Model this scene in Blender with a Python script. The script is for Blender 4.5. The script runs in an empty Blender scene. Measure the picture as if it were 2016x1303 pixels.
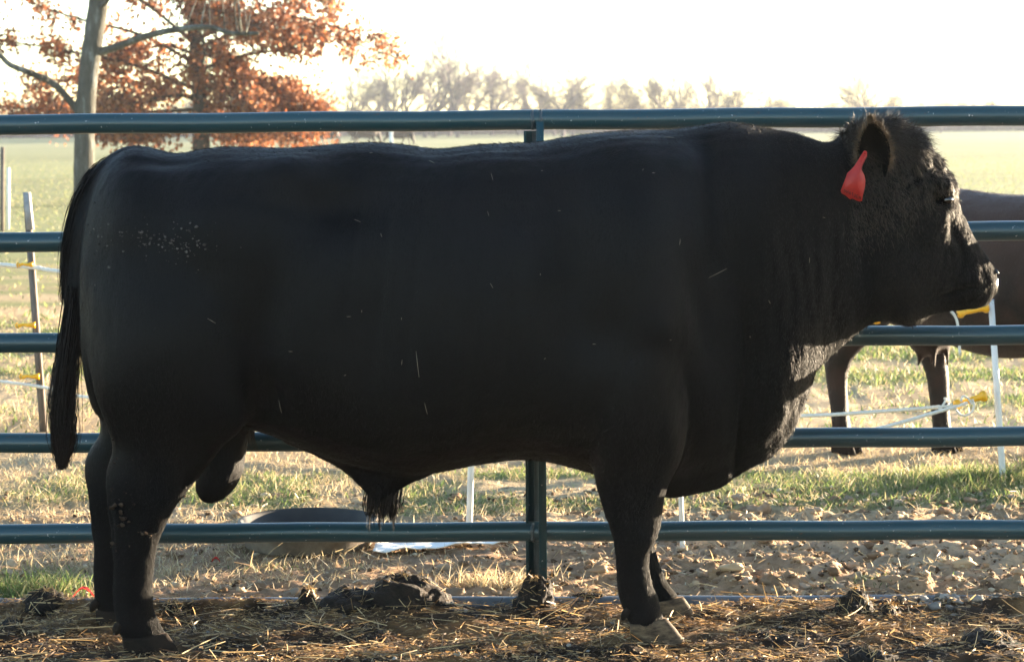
import bpy, math, random
import numpy as np
from mathutils import Matrix, Vector

random.seed(7)
rng = np.random.default_rng(11)
R = math.radians
sc = bpy.context.scene
C = sc.collection

# ------------------------------------------------------------------ camera
CAM_H = 1.47
FPX = 4620.0                      # focal length in photo pixels (photo 2016 x 1303)
PITCH = math.atan((651.5 - 240) / FPX)
ROLL = R(-0.45)
cam_d = bpy.data.cameras.new('camera')
cam = bpy.data.objects.new('camera', cam_d)
C.objects.link(cam)
cam_d.sensor_width = 36.0
cam_d.lens = FPX / 2016 * 36.0
cam_d.clip_start = 0.1
cam_d.clip_end = 3000
cam_m = Matrix.Translation((0, 0, CAM_H)) @ Matrix.Rotation(math.pi / 2 - PITCH, 4, 'X') @ Matrix.Rotation(ROLL, 4, 'Z')
cam.matrix_world = cam_m
cam_d.dof.use_dof = True
cam_d.dof.focus_distance = 6.6
cam_d.dof.aperture_fstop = 9.0
sc.camera = cam

# ------------------------------------------------------------------ world, sun, exposure
SUN_AZ = R(54)                    # from straight back (+Y) towards the right (+X)
SUN_EL = R(5.3)
w = bpy.data.worlds.new('World')
sc.world = w
w.use_nodes = True
nt = w.node_tree
for n in list(nt.nodes):
    nt.nodes.remove(n)
sky = nt.nodes.new('ShaderNodeTexSky')
sky.sky_type = 'NISHITA'
sky.sun_disc = False
sky.sun_elevation = SUN_EL
sky.sun_rotation = SUN_AZ
sky.air_density = 0.7
sky.dust_density = 0.3
sky.ozone_density = 1.0
bg = nt.nodes.new('ShaderNodeBackground')
bg.inputs[1].default_value = 0.085
wo = nt.nodes.new('ShaderNodeOutputWorld')
nt.links.new(sky.outputs[0], bg.inputs[0])
nt.links.new(bg.outputs[0], wo.inputs[0])
sl = bpy.data.lights.new('sun', 'SUN')
sl.energy = 5.0
sl.angle = R(0.5)
sl.color = (1.0, 0.80, 0.56)
so = bpy.data.objects.new('sun', sl)
C.objects.link(so)
sdir = Vector((math.sin(SUN_AZ) * math.cos(SUN_EL), math.cos(SUN_AZ) * math.cos(SUN_EL), math.sin(SUN_EL)))
so.rotation_euler = sdir.to_track_quat('Z', 'Y').to_euler()
so.location = (20, 15, 8)
sc.view_settings.view_transform = 'Standard'
sc.view_settings.look = 'None'
sc.view_settings.exposure = 3.4
sc.view_settings.gamma = 1.0
sc.cycles.volume_bounces = 0
sc.cycles.max_bounces = 6
sc.cycles.transparent_max_bounces = 6

# ------------------------------------------------------------------ helpers
CM = np.array(cam_m)[:3, :3]

def P(px, py, Y):
    """real point on the vertical plane y = Y seen at photo pixel (px, py)"""
    d = CM @ np.array([(px - 1008) / FPX, -(py - 651.5) / FPX, -1.0])
    t = Y / d[1]
    return np.array([d[0] * t, Y, CAM_H + d[2] * t])

def G(px, py):
    """real point on the ground z = 0 seen at photo pixel"""
    d = CM @ np.array([(px - 1008) / FPX, -(py - 651.5) / FPX, -1.0])
    t = -CAM_H / d[2]
    return np.array([d[0] * t, d[1] * t, 0.0])

def to_px(p):
    q = (np.asarray(p) - np.array([0, 0, CAM_H])) @ CM
    return 1008 + FPX * q[..., 0] / -q[..., 2], 651.5 - FPX * q[..., 1] / -q[..., 2]

def tag(o, label=None, cat=None, group=None, kind=None):
    if label: o['label'] = label
    if cat: o['category'] = cat
    if group: o['group'] = group
    if kind: o['kind'] = kind
    return o

def empty(name, loc, rz=0):
    o = bpy.data.objects.new(name, None)
    C.objects.link(o)
    o.location = loc
    o.rotation_euler = (0, 0, rz)
    o.empty_display_size = 0.1
    return o

def link(name, me, mat=None, parent=None):
    o = bpy.data.objects.new(name, me)
    C.objects.link(o)
    if mat and not me.materials:
        me.materials.append(mat)
    if parent is not None:
        o.parent = parent
        o.matrix_parent_inverse = Matrix.Translation(-parent.location) if parent.rotation_euler.z == 0 else Matrix.Identity(4)
    return o

def np_mesh(name, V, F, smooth=False, col=None):
    """V (n,3), F (m,k) array of equal-sized polygons or list of faces"""
    me = bpy.data.meshes.new(name)
    V = np.asarray(V, dtype=np.float32)
    me.vertices.add(len(V))
    me.vertices.foreach_set('co', V.ravel())
    if isinstance(F, np.ndarray):
        m, k = F.shape
        loops = F.ravel().astype(np.int32)
        starts = np.arange(0, m * k, k, dtype=np.int32)
    else:
        loops = np.array([i for f in F for i in f], dtype=np.int32)
        ln = np.array([len(f) for f in F])
        starts = np.concatenate([[0], np.cumsum(ln)[:-1]]).astype(np.int32)
        m = len(F)
    me.loops.add(len(loops))
    me.loops.foreach_set('vertex_index', loops)
    me.polygons.add(m)
    me.polygons.foreach_set('loop_start', starts)
    if smooth:
        me.polygons.foreach_set('use_smooth', np.ones(m, dtype=bool))
    me.update(calc_edges=True)
    if col is not None:
        a = me.attributes.new('tint', 'FLOAT_COLOR', 'POINT')
        c = np.ones((len(V), 4), dtype=np.float32)
        c[:, :3] = col
        a.data.foreach_set('color', c.ravel())
    return me

class MB:
    """collects pieces into one mesh"""
    def __init__(s): s.V = []; s.F = []; s.n = 0
    def add(s, V, F):
        V = np.asarray(V, float)
        s.V.append(V)
        s.F += [tuple(int(i) + s.n for i in f) for f in F]
        s.n += len(V)
    def tube(s, pts, rad, seg=8, cap=True, squash=None):
        pts = [np.asarray(p, float) for p in pts]
        if np.isscalar(rad): rad = [rad] * len(pts)
        V = []; F = []
        ref = np.array([0.0, 1.0, 0.0])
        for i, p in enumerate(pts):
            t = pts[min(i + 1, len(pts) - 1)] - pts[max(i - 1, 0)]
            t = t / (np.linalg.norm(t) + 1e-9)
            if abs(t @ ref) > 0.92: r2 = np.array([1.0, 0, 0])
            else: r2 = ref
            u = np.cross(t, r2); u /= np.linalg.norm(u)
            v = np.cross(u, t)
            for k in range(seg):
                a = 2 * math.pi * k / seg
                sq = squash if squash else 1.0
                V.append(p + rad[i] * (math.cos(a) * u + sq * math.sin(a) * v))
        for i in range(len(pts) - 1):
            for k in range(seg):
                k2 = (k + 1) % seg
                F.append((i * seg + k, i * seg + k2, (i + 1) * seg + k2, (i + 1) * seg + k))
        if cap:
            F.append(tuple(range(seg - 1, -1, -1)))
            F.append(tuple((len(pts) - 1) * seg + k for k in range(seg)))
        s.add(V, F)
    def loft(s, rings):
        n = len(rings[0]); V = np.concatenate(rings); F = []
        for i in range(len(rings) - 1):
            for k in range(n):
                k2 = (k + 1) % n
                F.append((i * n + k, i * n + k2, (i + 1) * n + k2, (i + 1) * n + k))
        F.append(tuple(range(n - 1, -1, -1)))
        F.append(tuple((len(rings) - 1) * n + k for k in range(n)))
        s.add(V, F)
    def box(s, c, h, rz=0.0):
        c = np.array(c, float); cs, sn = math.cos(rz), math.sin(rz)
        V = []
        for x, y, z in [(-1,-1,-1),(1,-1,-1),(1,1,-1),(-1,1,-1),(-1,-1,1),(1,-1,1),(1,1,1),(-1,1,1)]:
            X, Y, Z = x * h[0], y * h[1], z * h[2]
            V.append(c + [X * cs - Y * sn, X * sn + Y * cs, Z])
        s.add(V, [(0,3,2,1),(4,5,6,7),(0,1,5,4),(1,2,6,5),(2,3,7,6),(3,0,4,7)])
    def build(s, name, mat, parent=None, smooth=True):
        me = np_mesh(name, np.concatenate(s.V), s.F, smooth)
        return link(name, me, mat, parent)

def catmull(pts, n=6):
    pts = np.asarray(pts, float)
    out = []
    for i in range(len(pts) - 1):
        p0 = pts[max(i - 1, 0)]; p1 = pts[i]; p2 = pts[i + 1]; p3 = pts[min(i + 2, len(pts) - 1)]
        for j in range(n):
            t = j / n
            out.append(0.5 * ((2 * p1) + (-p0 + p2) * t + (2*p0 - 5*p1 + 4*p2 - p3) * t*t + (-p0 + 3*p1 - 3*p2 + p3) * t**3))
    out.append(pts[-1])
    return np.array(out)

# gradient-free value noise, vectorised
def _h(ix, iy, iz, seed):
    n = (ix * 374761393 + iy * 668265263 + iz * 2147483647 + seed * 974634777) & 0xffffffff
    n = ((n ^ (n >> 13)) * 1274126177) & 0xffffffff
    n = (n ^ (n >> 16)) & 0xffffffff
    return n / 4294967295.0
def vnoise(p, seed=0):
    p = np.asarray(p, float)
    i = np.floor(p).astype(np.int64); f = p - i
    f = f * f * (3 - 2 * f)
    r = 0
    for dx in (0, 1):
        for dy in (0, 1):
            for dz in (0, 1):
                wt = (f[:, 0] if dx else 1 - f[:, 0]) * (f[:, 1] if dy else 1 - f[:, 1]) * (f[:, 2] if dz else 1 - f[:, 2])
                r = r + wt * _h(i[:, 0] + dx, i[:, 1] + dy, i[:, 2] + dz, seed)
    return r * 2 - 1
def fbm(p, octv=4, seed=0, gain=0.5):
    r = 0; a = 1; tot = 0
    for k in range(octv):
        r = r + a * vnoise(np.asarray(p) * 2 ** k + 17.3 * k, seed + k); tot += a; a *= gain
    return r / tot
def xyz(x, y, z=0.0):
    x = np.asarray(x, float)
    return np.stack([x, np.asarray(y, float) + 0 * x, np.zeros_like(x) + z], 1)
def sstep(a, b, x):
    t = np.clip((np.asarray(x, float) - a) / (b - a), 0, 1)
    return t * t * (3 - 2 * t)

def ribbons(Pt, D, L, W, bend, side, k=3, taper=1.0, col=None):
    """n thin tapering blades in one mesh"""
    n = len(Pt); L = np.asarray(L)[:, None]; W = np.asarray(W)[:, None]
    Vs = []
    for j in range(k + 1):
        t = j / k
        c = Pt + D * L * t + bend * t * t
        wj = W * 0.5 * (1 - taper * t * t * 0.97)
        Vs.append(c - side * wj); Vs.append(c + side * wj)
    V = np.stack(Vs, 1).reshape(-1, 3)
    base = np.arange(n)[:, None] * (2 * (k + 1))
    F = np.concatenate([base + np.array([[2*j, 2*j+1, 2*j+3, 2*j+2]]) for j in range(k)], 1).reshape(-1, 4)
    cc = None if col is None else np.repeat(col, 2 * (k + 1), axis=0)
    return V, F, cc

def get_vn(me):
    n = len(me.vertices)
    v = np.empty(n * 3, np.float32); me.vertices.foreach_get('co', v)
    nn = np.empty(n * 3, np.float32); me.vertex_normals.foreach_get('vector', nn)
    return v.reshape(-1, 3).astype(float), nn.reshape(-1, 3).astype(float)
def unit(v):
    return v / (np.linalg.norm(v, axis=1, keepdims=True) + 1e-9)

# ------------------------------------------------------------------ materials
class Mat:
    def __init__(s, name, base=(0.5, 0.5, 0.5), rough=0.6, spec=0.5, metal=0.0):
        s.m = bpy.data.materials.new(name); s.m.use_nodes = True
        s.t = s.m.node_tree; s.b = s.t.nodes['Principled BSDF']
        s.b.inputs['Base Color'].default_value = (*base, 1)
        s.b.inputs['Roughness'].default_value = rough
        s.b.inputs['Specular IOR Level'].default_value = spec
        s.b.inputs['Metallic'].default_value = metal
    def n(s, typ, **kw):
        nd = s.t.nodes.new(typ)
        for k, v in kw.items(): setattr(nd, k, v)
        return nd
    def l(s, a, b): s.t.links.new(a, b)
    def coord(s, scale=(1, 1, 1)):
        tc = s.n('ShaderNodeTexCoord'); mp = s.n('ShaderNodeMapping')
        mp.inputs['Scale'].default_value = scale
        s.l(tc.outputs['Object'], mp.inputs['Vector']); return mp.outputs['Vector']
    def noise(s, vec, scale, detail=5, rough=0.6):
        nd = s.n('ShaderNodeTexNoise'); nd.inputs['Scale'].default_value = scale
        nd.inputs['Detail'].default_value = detail; nd.inputs['Roughness'].default_value = rough
        s.l(vec, nd.inputs['Vector']); return nd.outputs['Fac']
    def ramp(s, fac, stops):
        nd = s.n('ShaderNodeValToRGB'); e = nd.color_ramp.elements
        while len(e) < len(stops): e.new(0.5)
        for el, (p, c) in zip(e, stops):
            el.position = p; el.color = (*c, 1) if len(c) == 3 else c
        s.l(fac, nd.inputs['Fac']); return nd.outputs['Color']
    def mix(s, fac, a, b, mode='MIX'):
        nd = s.n('ShaderNodeMix', data_type='RGBA', blend_type=mode)
        if hasattr(fac, 'links'): s.l(fac, nd.inputs[0])
        else: nd.inputs[0].default_value = fac
        for i, v in ((6, a), (7, b)):
            if hasattr(v, 'links'): s.l(v, nd.inputs[i])
            else: nd.inputs[i].default_value = (*v, 1)
        return nd.outputs[2]
    def color(s, c): s.l(c, s.b.inputs['Base Color'])
    def bump(s, h, strength=0.5, dist=0.01):
        nd = s.n('ShaderNodeBump'); nd.inputs['Strength'].default_value = strength
        nd.inputs['Distance'].default_value = dist
        s.l(h, nd.inputs['Height']); s.l(nd.outputs['Normal'], s.b.inputs['Normal'])
    def tint(s):
        a = s.n('ShaderNodeAttribute'); a.attribute_name = 'tint'; return a.outputs['Color']
    def translucent(s, fac):
        tr = s.n('ShaderNodeBsdfTranslucent'); mx = s.n('ShaderNodeMixShader')
        mx.inputs[0].default_value = fac
        out = s.t.nodes['Material Output']
        src = s.b.inputs['Base Color'].links[0].from_socket
        s.l(src, tr.inputs['Color']); s.l(s.b.outputs[0], mx.inputs[1]); s.l(tr.outputs[0], mx.inputs[2])
        s.l(mx.outputs[0], out.inputs['Surface'])

def M_ground():
    M = Mat('ground_soil', rough=0.95, spec=0.15)
    v = M.coord()
    f = M.noise(v, 22, 8, 0.7)
    c = M.mix(1.0, M.tint(), M.ramp(f, [(0.3, (0.55, 0.52, 0.5)), (0.5, (1, 1, 1)), (0.72, (1.45, 1.4, 1.3))]), 'MULTIPLY')
    M.color(c); M.bump(M.noise(v, 60, 6, 0.7), 0.7, 0.012)
    return M.m
def M_tint(name, rough=0.8, spec=0.2, trans=0.0):
    M = Mat(name, rough=rough, spec=spec)
    M.color(M.mix(0.0, M.tint(), (1, 1, 1)))
    if trans: M.translucent(trans)
    return M.m
def M_coat(name, base, brown, spec=0.5, sheen=0.0, rough=0.6, ior=1.26):
    M = Mat(name, rough=rough, spec=spec)
    M.b.inputs['IOR'].default_value = ior
    v = M.coord()
    c = M.ramp(M.noise(v, 6, 5), [(0.35, base), (0.75, brown)])
    M.color(c)
    M.b.inputs['Sheen Weight'].default_value = sheen
    M.b.inputs['Sheen Roughness'].default_value = 0.45
    M.b.inputs['Sheen Tint'].default_value = (0.75, 0.75, 0.8, 1)
    vs = M.coord((1.0, 1.0, 0.25))
    M.bump(M.noise(vs, 150, 5, 0.8), 0.8, 0.004)
    return M.m
def slick(mat):
    """short slick hair on the trunk, dull curly hair on head and neck (attribute 'slick')"""
    t = mat.node_tree; b = t.nodes['Principled BSDF']
    a = t.nodes.new('ShaderNodeAttribute'); a.attribute_name = 'slick'
    tc = t.nodes.new('ShaderNodeTexCoord'); nz = t.nodes.new('ShaderNodeTexNoise'); nz.inputs['Scale'].default_value = 5; nz.inputs['Detail'].default_value = 6
    t.links.new(tc.outputs['Object'], nz.inputs['Vector'])
    for sock, lo, hi, wob in (('Roughness', 0.8, 0.36, 0.26), ('IOR', 1.2, 1.225, 0.0)):
        mr = t.nodes.new('ShaderNodeMapRange'); mr.inputs['To Min'].default_value = lo; mr.inputs['To Max'].default_value = hi
        t.links.new(a.outputs['Fac'], mr.inputs['Value'])
        ad = t.nodes.new('ShaderNodeMath'); ad.operation = 'MULTIPLY_ADD'; ad.inputs[1].default_value = wob
        t.links.new(nz.outputs['Fac'], ad.inputs[0]); t.links.new(mr.outputs[0], ad.inputs[2]); t.links.new(ad.outputs[0], b.inputs[sock])
def M_rail():
    M = Mat('painted_rail', rough=0.32, spec=0.6)
    v = M.coord()
    c = M.ramp(M.noise(v, 3, 4), [(0.3, (0.010, 0.040, 0.050)), (0.7, (0.014, 0.048, 0.057))])
    vr = M.coord((1.0, 2.5, 2.5))
    fl = M.ramp(M.noise(vr, 22, 6, 0.75), [(0.63, (0, 0, 0)), (0.67, (0.8, 0.8, 0.8))])
    c = M.mix(fl, c, (0.09, 0.045, 0.028))
    sp = M.ramp(M.noise(v, 95, 3, 0.5), [(0.70, (0, 0, 0)), (0.74, (1, 1, 1))])
    c = M.mix(sp, c, (0.35, 0.35, 0.34))
    M.color(c)
    M.bump(M.noise(v, 120, 3), 0.12, 0.002)
    return M.m
def M_noise(name, stops, scale, rough=0.7, spec=0.3, bump=0.4, dist=0.01, stretch=(1, 1, 1), bscale=None):
    M = Mat(name, rough=rough, spec=spec); v = M.coord(stretch)
    f = M.noise(v, scale, 6, 0.65)
    M.color(M.ramp(f, stops)); M.bump(M.noise(v, bscale or scale * 2, 6, 0.7), bump, dist)
    return M.m

m_ground = M_ground()
m_grass = M_tint('grass_blades', 0.6, 0.3, 0.45)
m_straw = M_tint('straw_stems', 0.55, 0.35, 0.25)
m_leaf = M_tint('dry_oak_leaves', 0.6, 0.2, 0.4)
m_stone = M_tint('soil_clods', 0.95, 0.1)
m_rail = M_rail()
m_galv = M_noise('worn_steel', [(0.3, (0.03, 0.04, 0.045)), (0.6, (0.07, 0.08, 0.085)), (0.8, (0.12, 0.09, 0.06))], 14, 0.45, 0.5, 0.15, 0.002)
m_galv2 = M_noise('galvanised_steel', [(0.3, (0.07, 0.078, 0.085)), (0.6, (0.12, 0.125, 0.13)), (0.85, (0.2, 0.15, 0.1))], 14, 0.45, 0.5, 0.15, 0.002)
m_dung = M_noise('dung', [(0.3, (0.006, 0.004, 0.003)), (0.6, (0.02, 0.0125, 0.008)), (0.85, (0.08, 0.05, 0.026))], 30, 0.8, 0.3, 0.8, 0.02, bscale=70)
m_coat = M_coat('black_coat', (0.0008, 0.0009, 0.0013), (0.0018, 0.0017, 0.0017), 0.5, 0.0, 0.5, 1.25)
m_hair = M_coat('black_hair', (0.0014, 0.0013, 0.0015), (0.0036, 0.0028, 0.0024), 0.5, 0.0, 0.55, 1.19)
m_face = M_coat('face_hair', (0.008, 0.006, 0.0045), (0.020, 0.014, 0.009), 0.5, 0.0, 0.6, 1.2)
m_curl = M_coat('curly_hair', (0.016, 0.011, 0.007), (0.05, 0.033, 0.02), 0.5, 0.0, 0.5, 1.3)
m_fringe = M_coat('brown_ear_hair', (0.05, 0.032, 0.018), (0.14, 0.09, 0.05), 0.5)
m_tailh = M_coat('tail_hair', (0.003, 0.002, 0.0016), (0.012, 0.006, 0.004), 0.5)
m_cow = M_coat('dark_brown_coat', (0.003, 0.002, 0.0015), (0.032, 0.015, 0.009), 0.5, 0.06)
m_hoof = M_noise('hoof_horn', [(0.35, (0.035, 0.023, 0.014)), (0.5, (0.09, 0.06, 0.035)), (0.72, (0.19, 0.13, 0.075))], 26, 0.7, 0.12, 0.4, 0.004, (1, 1, 3))
m_hoofd = M_noise('dark_hoof_horn', [(0.3, (0.006, 0.0045, 0.0035)), (0.7, (0.024, 0.016, 0.011))], 20, 0.8, 0.08, 0.5, 0.006)
m_eye = Mat('wet_eye', (0.01, 0.006, 0.004), 0.08, 0.8).m
m_nose = M_noise('wet_nose', [(0.4, (0.012, 0.011, 0.011)), (0.8, (0.03, 0.026, 0.024))], 90, 0.22, 0.7, 0.5, 0.003)
_t = Mat('red_plastic', (0.62, 0.035, 0.022), 0.42, 0.4)
_tv = _t.coord(); _t.color(_t.ramp(_t.noise(_tv, 25, 4), [(0.35, (0.50, 0.02, 0.018)), (0.7, (0.68, 0.05, 0.03))])); _t.translucent(0.35)
m_tag = _t.m
m_ink = Mat('dark_ink', (0.06, 0.015, 0.012), 0.6, 0.2).m
m_yel = Mat('yellow_plastic', (0.85, 0.42, 0.01), 0.3, 0.5).m
m_rope = M_noise('white_polyrope', [(0.4, (0.62, 0.60, 0.52)), (0.7, (0.85, 0.83, 0.76))], 160, 0.6, 0.3, 0.3, 0.003)
m_wpost = M_noise('white_fibreglass', [(0.4, (0.66, 0.66, 0.62)), (0.7, (0.82, 0.81, 0.77))], 12, 0.4, 0.4, 0.1, 0.002)
m_bark = M_noise('pale_bark', [(0.3, (0.045, 0.043, 0.036)), (0.55, (0.09, 0.088, 0.075)), (0.70, (0.20, 0.215, 0.205))], 9, 0.9, 0.1, 0.9, 0.03, (1, 1, 0.35), 14)
m_oakb = M_noise('dark_oak_bark', [(0.3, (0.035, 0.028, 0.022)), (0.7, (0.10, 0.08, 0.065))], 8, 0.95, 0.1, 0.9, 0.03, (1, 1, 0.3), 14)
m_farb = M_noise('far_bark', [(0.3, (0.075, 0.064, 0.070)), (0.7, (0.15, 0.125, 0.135))], 2, 0.95, 0.1, 0.0, 0.01)
m_tub = M_noise('scuffed_rubber', [(0.3, (0.06, 0.045, 0.034)), (0.55, (0.15, 0.12, 0.09)), (0.8, (0.30, 0.25, 0.19))], 9, 0.7, 0.3, 0.3, 0.004)
m_tubin = M_noise('dark_rubber', [(0.3, (0.02, 0.02, 0.02)), (0.8, (0.05, 0.045, 0.04))], 9, 0.6, 0.3, 0.2, 0.004)
m_light_strip = M_noise('light_patch_white', [(0.3, (0.7, 0.69, 0.65)), (0.8, (0.85, 0.84, 0.8))], 12, 0.45, 0.4, 0.3, 0.005)  # near-white, puts the bright light patch beside the tub into colour
m_stake = M_noise('weathered_stake', [(0.3, (0.06, 0.05, 0.045)), (0.6, (0.16, 0.135, 0.115)), (0.85, (0.28, 0.25, 0.22))], 25, 0.85, 0.2, 0.5, 0.004, (1, 1, 0.2))
m_greyp = M_noise('grey_paint', [(0.3, (0.20, 0.20, 0.20)), (0.8, (0.36, 0.36, 0.35))], 25, 0.6, 0.3, 0.2, 0.002)
m_white = M_noise('white_paint', [(0.3, (0.6, 0.6, 0.58)), (0.8, (0.82, 0.82, 0.8))], 9, 0.5, 0.3, 0.1, 0.002)

# ------------------------------------------------------------------ ground
FENCE_Y = 7.14
EDGE_Y = 7.16                      # pen bedding ends just past the fence
def ground_h(x, y):
    x = np.asarray(x, float); y = np.asarray(y, float)
    p = xyz(x, y)
    pen = 1 - sstep(7.02, 7.2, y)
    clod = sstep(7.1, 7.3, y) * (1 - sstep(8.2, 9.6, y)) * (0.35 + 0.65 * sstep(-0.3, 0.9, x))
    near = 1 - sstep(14, 60, y)
    h = pen * (0.030 * fbm(p * np.array([4, 7, 1]), 4, 1) + 0.018 * fbm(p * 22, 3, 2))
    b1 = np.abs(fbm(p * 7, 3, 5)); b2 = np.abs(fbm(p * 17 + 4, 3, 6))
    h = h + clod * (0.075 * (b1 - 0.2) + 0.050 * (b2 - 0.2))
    h = h + (1 - pen) * near * (0.022 * fbm(p * 1.6, 3, 8) + 0.012 * fbm(p * 10, 3, 9))
    h = h + sstep(20, 120, y) * 0.16 * fbm(p * 0.045, 3, 12)
    h = h + 0.085 * np.clip(0.10 + fbm(xyz(x * 1.3, y * 0.4), 3, 15), 0, 0.4) * np.exp(-((y - 7.08) / 0.05) ** 2)
    h = h - 0.010 * np.exp(-((y - FENCE_Y + 0.02) / 0.06) ** 2)
    return h
def gz(x, y):
    return float(ground_h(np.array([x]), np.array([y]))[0])

def ground_col(x, y):
    p = xyz(x, y)
    n1 = fbm(p * 1.3, 4, 21); n2 = fbm(p * np.array([0.5, 1.6, 1]), 4, 25); n3 = fbm(p * 7, 3, 29)
    pen = 1 - sstep(7.04, 7.2, y + 0.08 * n3)
    soil = np.array([0.27, 0.17, 0.10]); pale = np.array([0.40, 0.285, 0.185])
    dung = np.array([0.028, 0.017, 0.010]); chaff = np.array([0.20, 0.112, 0.048])
    green = np.array([0.085, 0.135, 0.030]); dry = np.array([0.37, 0.29, 0.165]); field = np.array([0.195, 0.21, 0.095])
    mixc = lambda a, b, t: a * (1 - t[:, None]) + b * t[:, None]
    c = mixc(soil[None] + 0 * p, pale, sstep(-0.3, 0.4, n1))
    gr = green_amount(x, y)
    c = mixc(c, dry, sstep(8.2, 9.0, y + 0.3 * n1) * 0.55)
    c = mixc(c, green, gr * 0.8)
    c = mixc(c, field * (1 + 0.22 * n2[:, None] + 0.28 * fbm(p * np.array([0.06, 0.16, 1]), 4, 27)[:, None]), sstep(18, 34, y + 2 * n2) * 0.9)
    c = mixc(c, mixc(dung[None] + 0 * p, chaff, sstep(-0.25, 0.45, n3)), pen)
    return c
def green_amount(x, y):
    p = xyz(x, y)
    n1 = fbm(p * np.array([0.7, 1.5, 1]), 4, 41); n2 = fbm(p * 3, 3, 45)
    band = sstep(8.75, 9.0, y + 0.25 * n1) * (1 - sstep(9.7, 10.0, y + 0.3 * n1)) * (0.06 + 0.8 * sstep(-0.15, 0.2, n1 + 0.6 * n2)) * sstep(-2.2, -1.3, x + 0.6 * n1)
    mid = sstep(10.9, 11.8, y) * sstep(-0.18, 0.2, n1 + 0.35 * n2) * 0.85
    leftp = sstep(7.15, 7.35, y) * (1 - sstep(7.5, 7.8, y)) * (1 - sstep(-1.48, -1.35, x)) * 0.9
    return np.clip(band + mid + leftp, 0, 1)

xs = np.concatenate([-np.geomspace(700, 3.3, 46)[:-1], np.arange(-3.3, 3.3, 0.016), np.geomspace(3.3, 700, 46)])
ys = np.concatenate([np.linspace(-60, 5.4, 14)[:-1], np.arange(5.4, 10.2, 0.016), np.geomspace(10.2, 900, 230)])
X, Y = np.meshgrid(xs, ys)
x_, y_ = X.ravel(), Y.ravel()
V = np.stack([x_, y_, ground_h(x_, y_)], 1)
nx, ny = len(xs), len(ys)
idx = np.arange(nx * ny).reshape(ny, nx)
F = np.stack([idx[:-1, :-1], idx[:-1, 1:], idx[1:, 1:], idx[1:, :-1]], -1).reshape(-1, 4)
go = link('ground', np_mesh('ground', V, F, True, ground_col(x_, y_)), m_ground)
tag(go, kind='structure')

# ------------------------------------------------------------------ grass, dry grass, straw
def scatter(n, y0, y1, dens, xpad=0.8, seed=0):
    r = np.random.default_rng(seed)
    y = np.sqrt(r.uniform(y0 ** 2, y1 ** 2, n)); x = r.uniform(-1, 1, n) * (y * 0.225 + xpad)
    keep = r.uniform(0, 1, n) < dens(x, y)
    return x[keep], y[keep]
def blades(x, y, hmin, hmax, wid, lean, cols, seed, k=3, zoff=-0.004):
    r = np.random.default_rng(seed); n = len(x)
    Pt = np.stack([x, y, ground_h(x, y) + zoff], 1)
    az = r.uniform(0, 2 * math.pi, n); ln = np.abs(r.normal(0, lean, n))
    D = unit(np.stack([np.cos(az) * ln, np.sin(az) * ln, np.ones(n)], 1))
    L = r.uniform(hmin, hmax, n) * r.uniform(0.5, 1, n)
    az2 = az + r.normal(0, 0.6, n)
    bend = np.stack([np.cos(az2), np.sin(az2), -0.5 * np.ones(n)], 1) * (L * r.uniform(0.1, 0.6, n))[:, None]
    sa = r.uniform(0, math.pi, n); side = np.stack([np.cos(sa), np.sin(sa), 0 * sa], 1)
    c = np.array(cols)[r.integers(0, len(cols), n)] * r.uniform(0.7, 1.25, (n, 1))
    return ribbons(Pt, D, L, r.uniform(0.6, 1.3, n) * wid, bend, side, k, 1.0, c)
def join(parts):
    V = []; F = []; Cc = []; o = 0
    for v, f, c in parts:
        V.append(v); F.append(f + o); Cc.append(c); o += len(v)
    return np.concatenate(V), np.concatenate(F), np.concatenate(Cc)

GREEN = [(0.11, 0.17, 0.045), (0.15, 0.20, 0.06), (0.22, 0.23, 0.09), (0.08, 0.125, 0.04), (0.30, 0.26, 0.13)]
DRY = [(0.50, 0.40, 0.23), (0.42, 0.32, 0.18), (0.56, 0.47, 0.31), (0.34, 0.25, 0.14)]
FIELD = [(0.21, 0.235, 0.09), (0.27, 0.26, 0.12), (0.16, 0.20, 0.07), (0.32, 0.28, 0.16)]
parts = []
x, y = scatter(95000, 7.2, 11.0, lambda x, y: green_amount(x, y), seed=1)
parts.append(blades(x, y, 0.02, 0.058, 0.0042, 0.6, GREEN, 2))
x, y = scatter(80000, 11.0, 18.0, lambda x, y: 0.15 + 0.85 * green_amount(x, y), seed=3)
parts.append(blades(x, y, 0.03, 0.07, 0.008, 0.5, GREEN, 4))
# lush tufts: at the left foot of the fence, by the white post, small ones among the clods
for (px, py, sx, sy, n, h) in [(35, 1170, 0.13, 0.06, 900, 0.13), (150, 1150, 0.10, 0.05, 200, 0.06), (1985, 945, 0.22, 0.12, 1500, 0.11), (1890, 965, 0.25, 0.12, 900, 0.08), (1700, 1147, 0.10, 0.03, 220, 0.035), (640, 1090, 0.1, 0.03, 60, 0.06), (560, 1120, 0.12, 0.04, 60, 0.05), (1150, 930, .3, .1, 500, .05)]:
    g = G(px, py); r = np.random.default_rng(px)
    x = g[0] + r.normal(0, sx, n); y = g[1] + r.normal(0, sy, n)
    parts.append(blades(x, y, h * 0.5, h, 0.004, 0.5, GREEN, px))
V, F, cc = join(parts)
tag(link('grass', np_mesh('grass', V, F, False, cc), m_grass), 'short green grass growing in patches behind the pipe fence', 'grass', kind='stuff')
parts = []
def dd(x, y):
    p = xyz(x, y)
    a = sstep(7.2, 7.5, y) * (0.10 + 0.9 * (1 - sstep(-0.9, 0.1, x + 0.4 * fbm(p * 2, 2, 3)))) * (1 - 0.6 * green_amount(x, y))
    b = sstep(8.2, 8.9, y)
    return np.clip(np.maximum(a * 0.7, b * (0.25 + 0.55 * sstep(-0.2, 0.3, fbm(p * 1.7, 3, 31)))), 0, 1)
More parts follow.
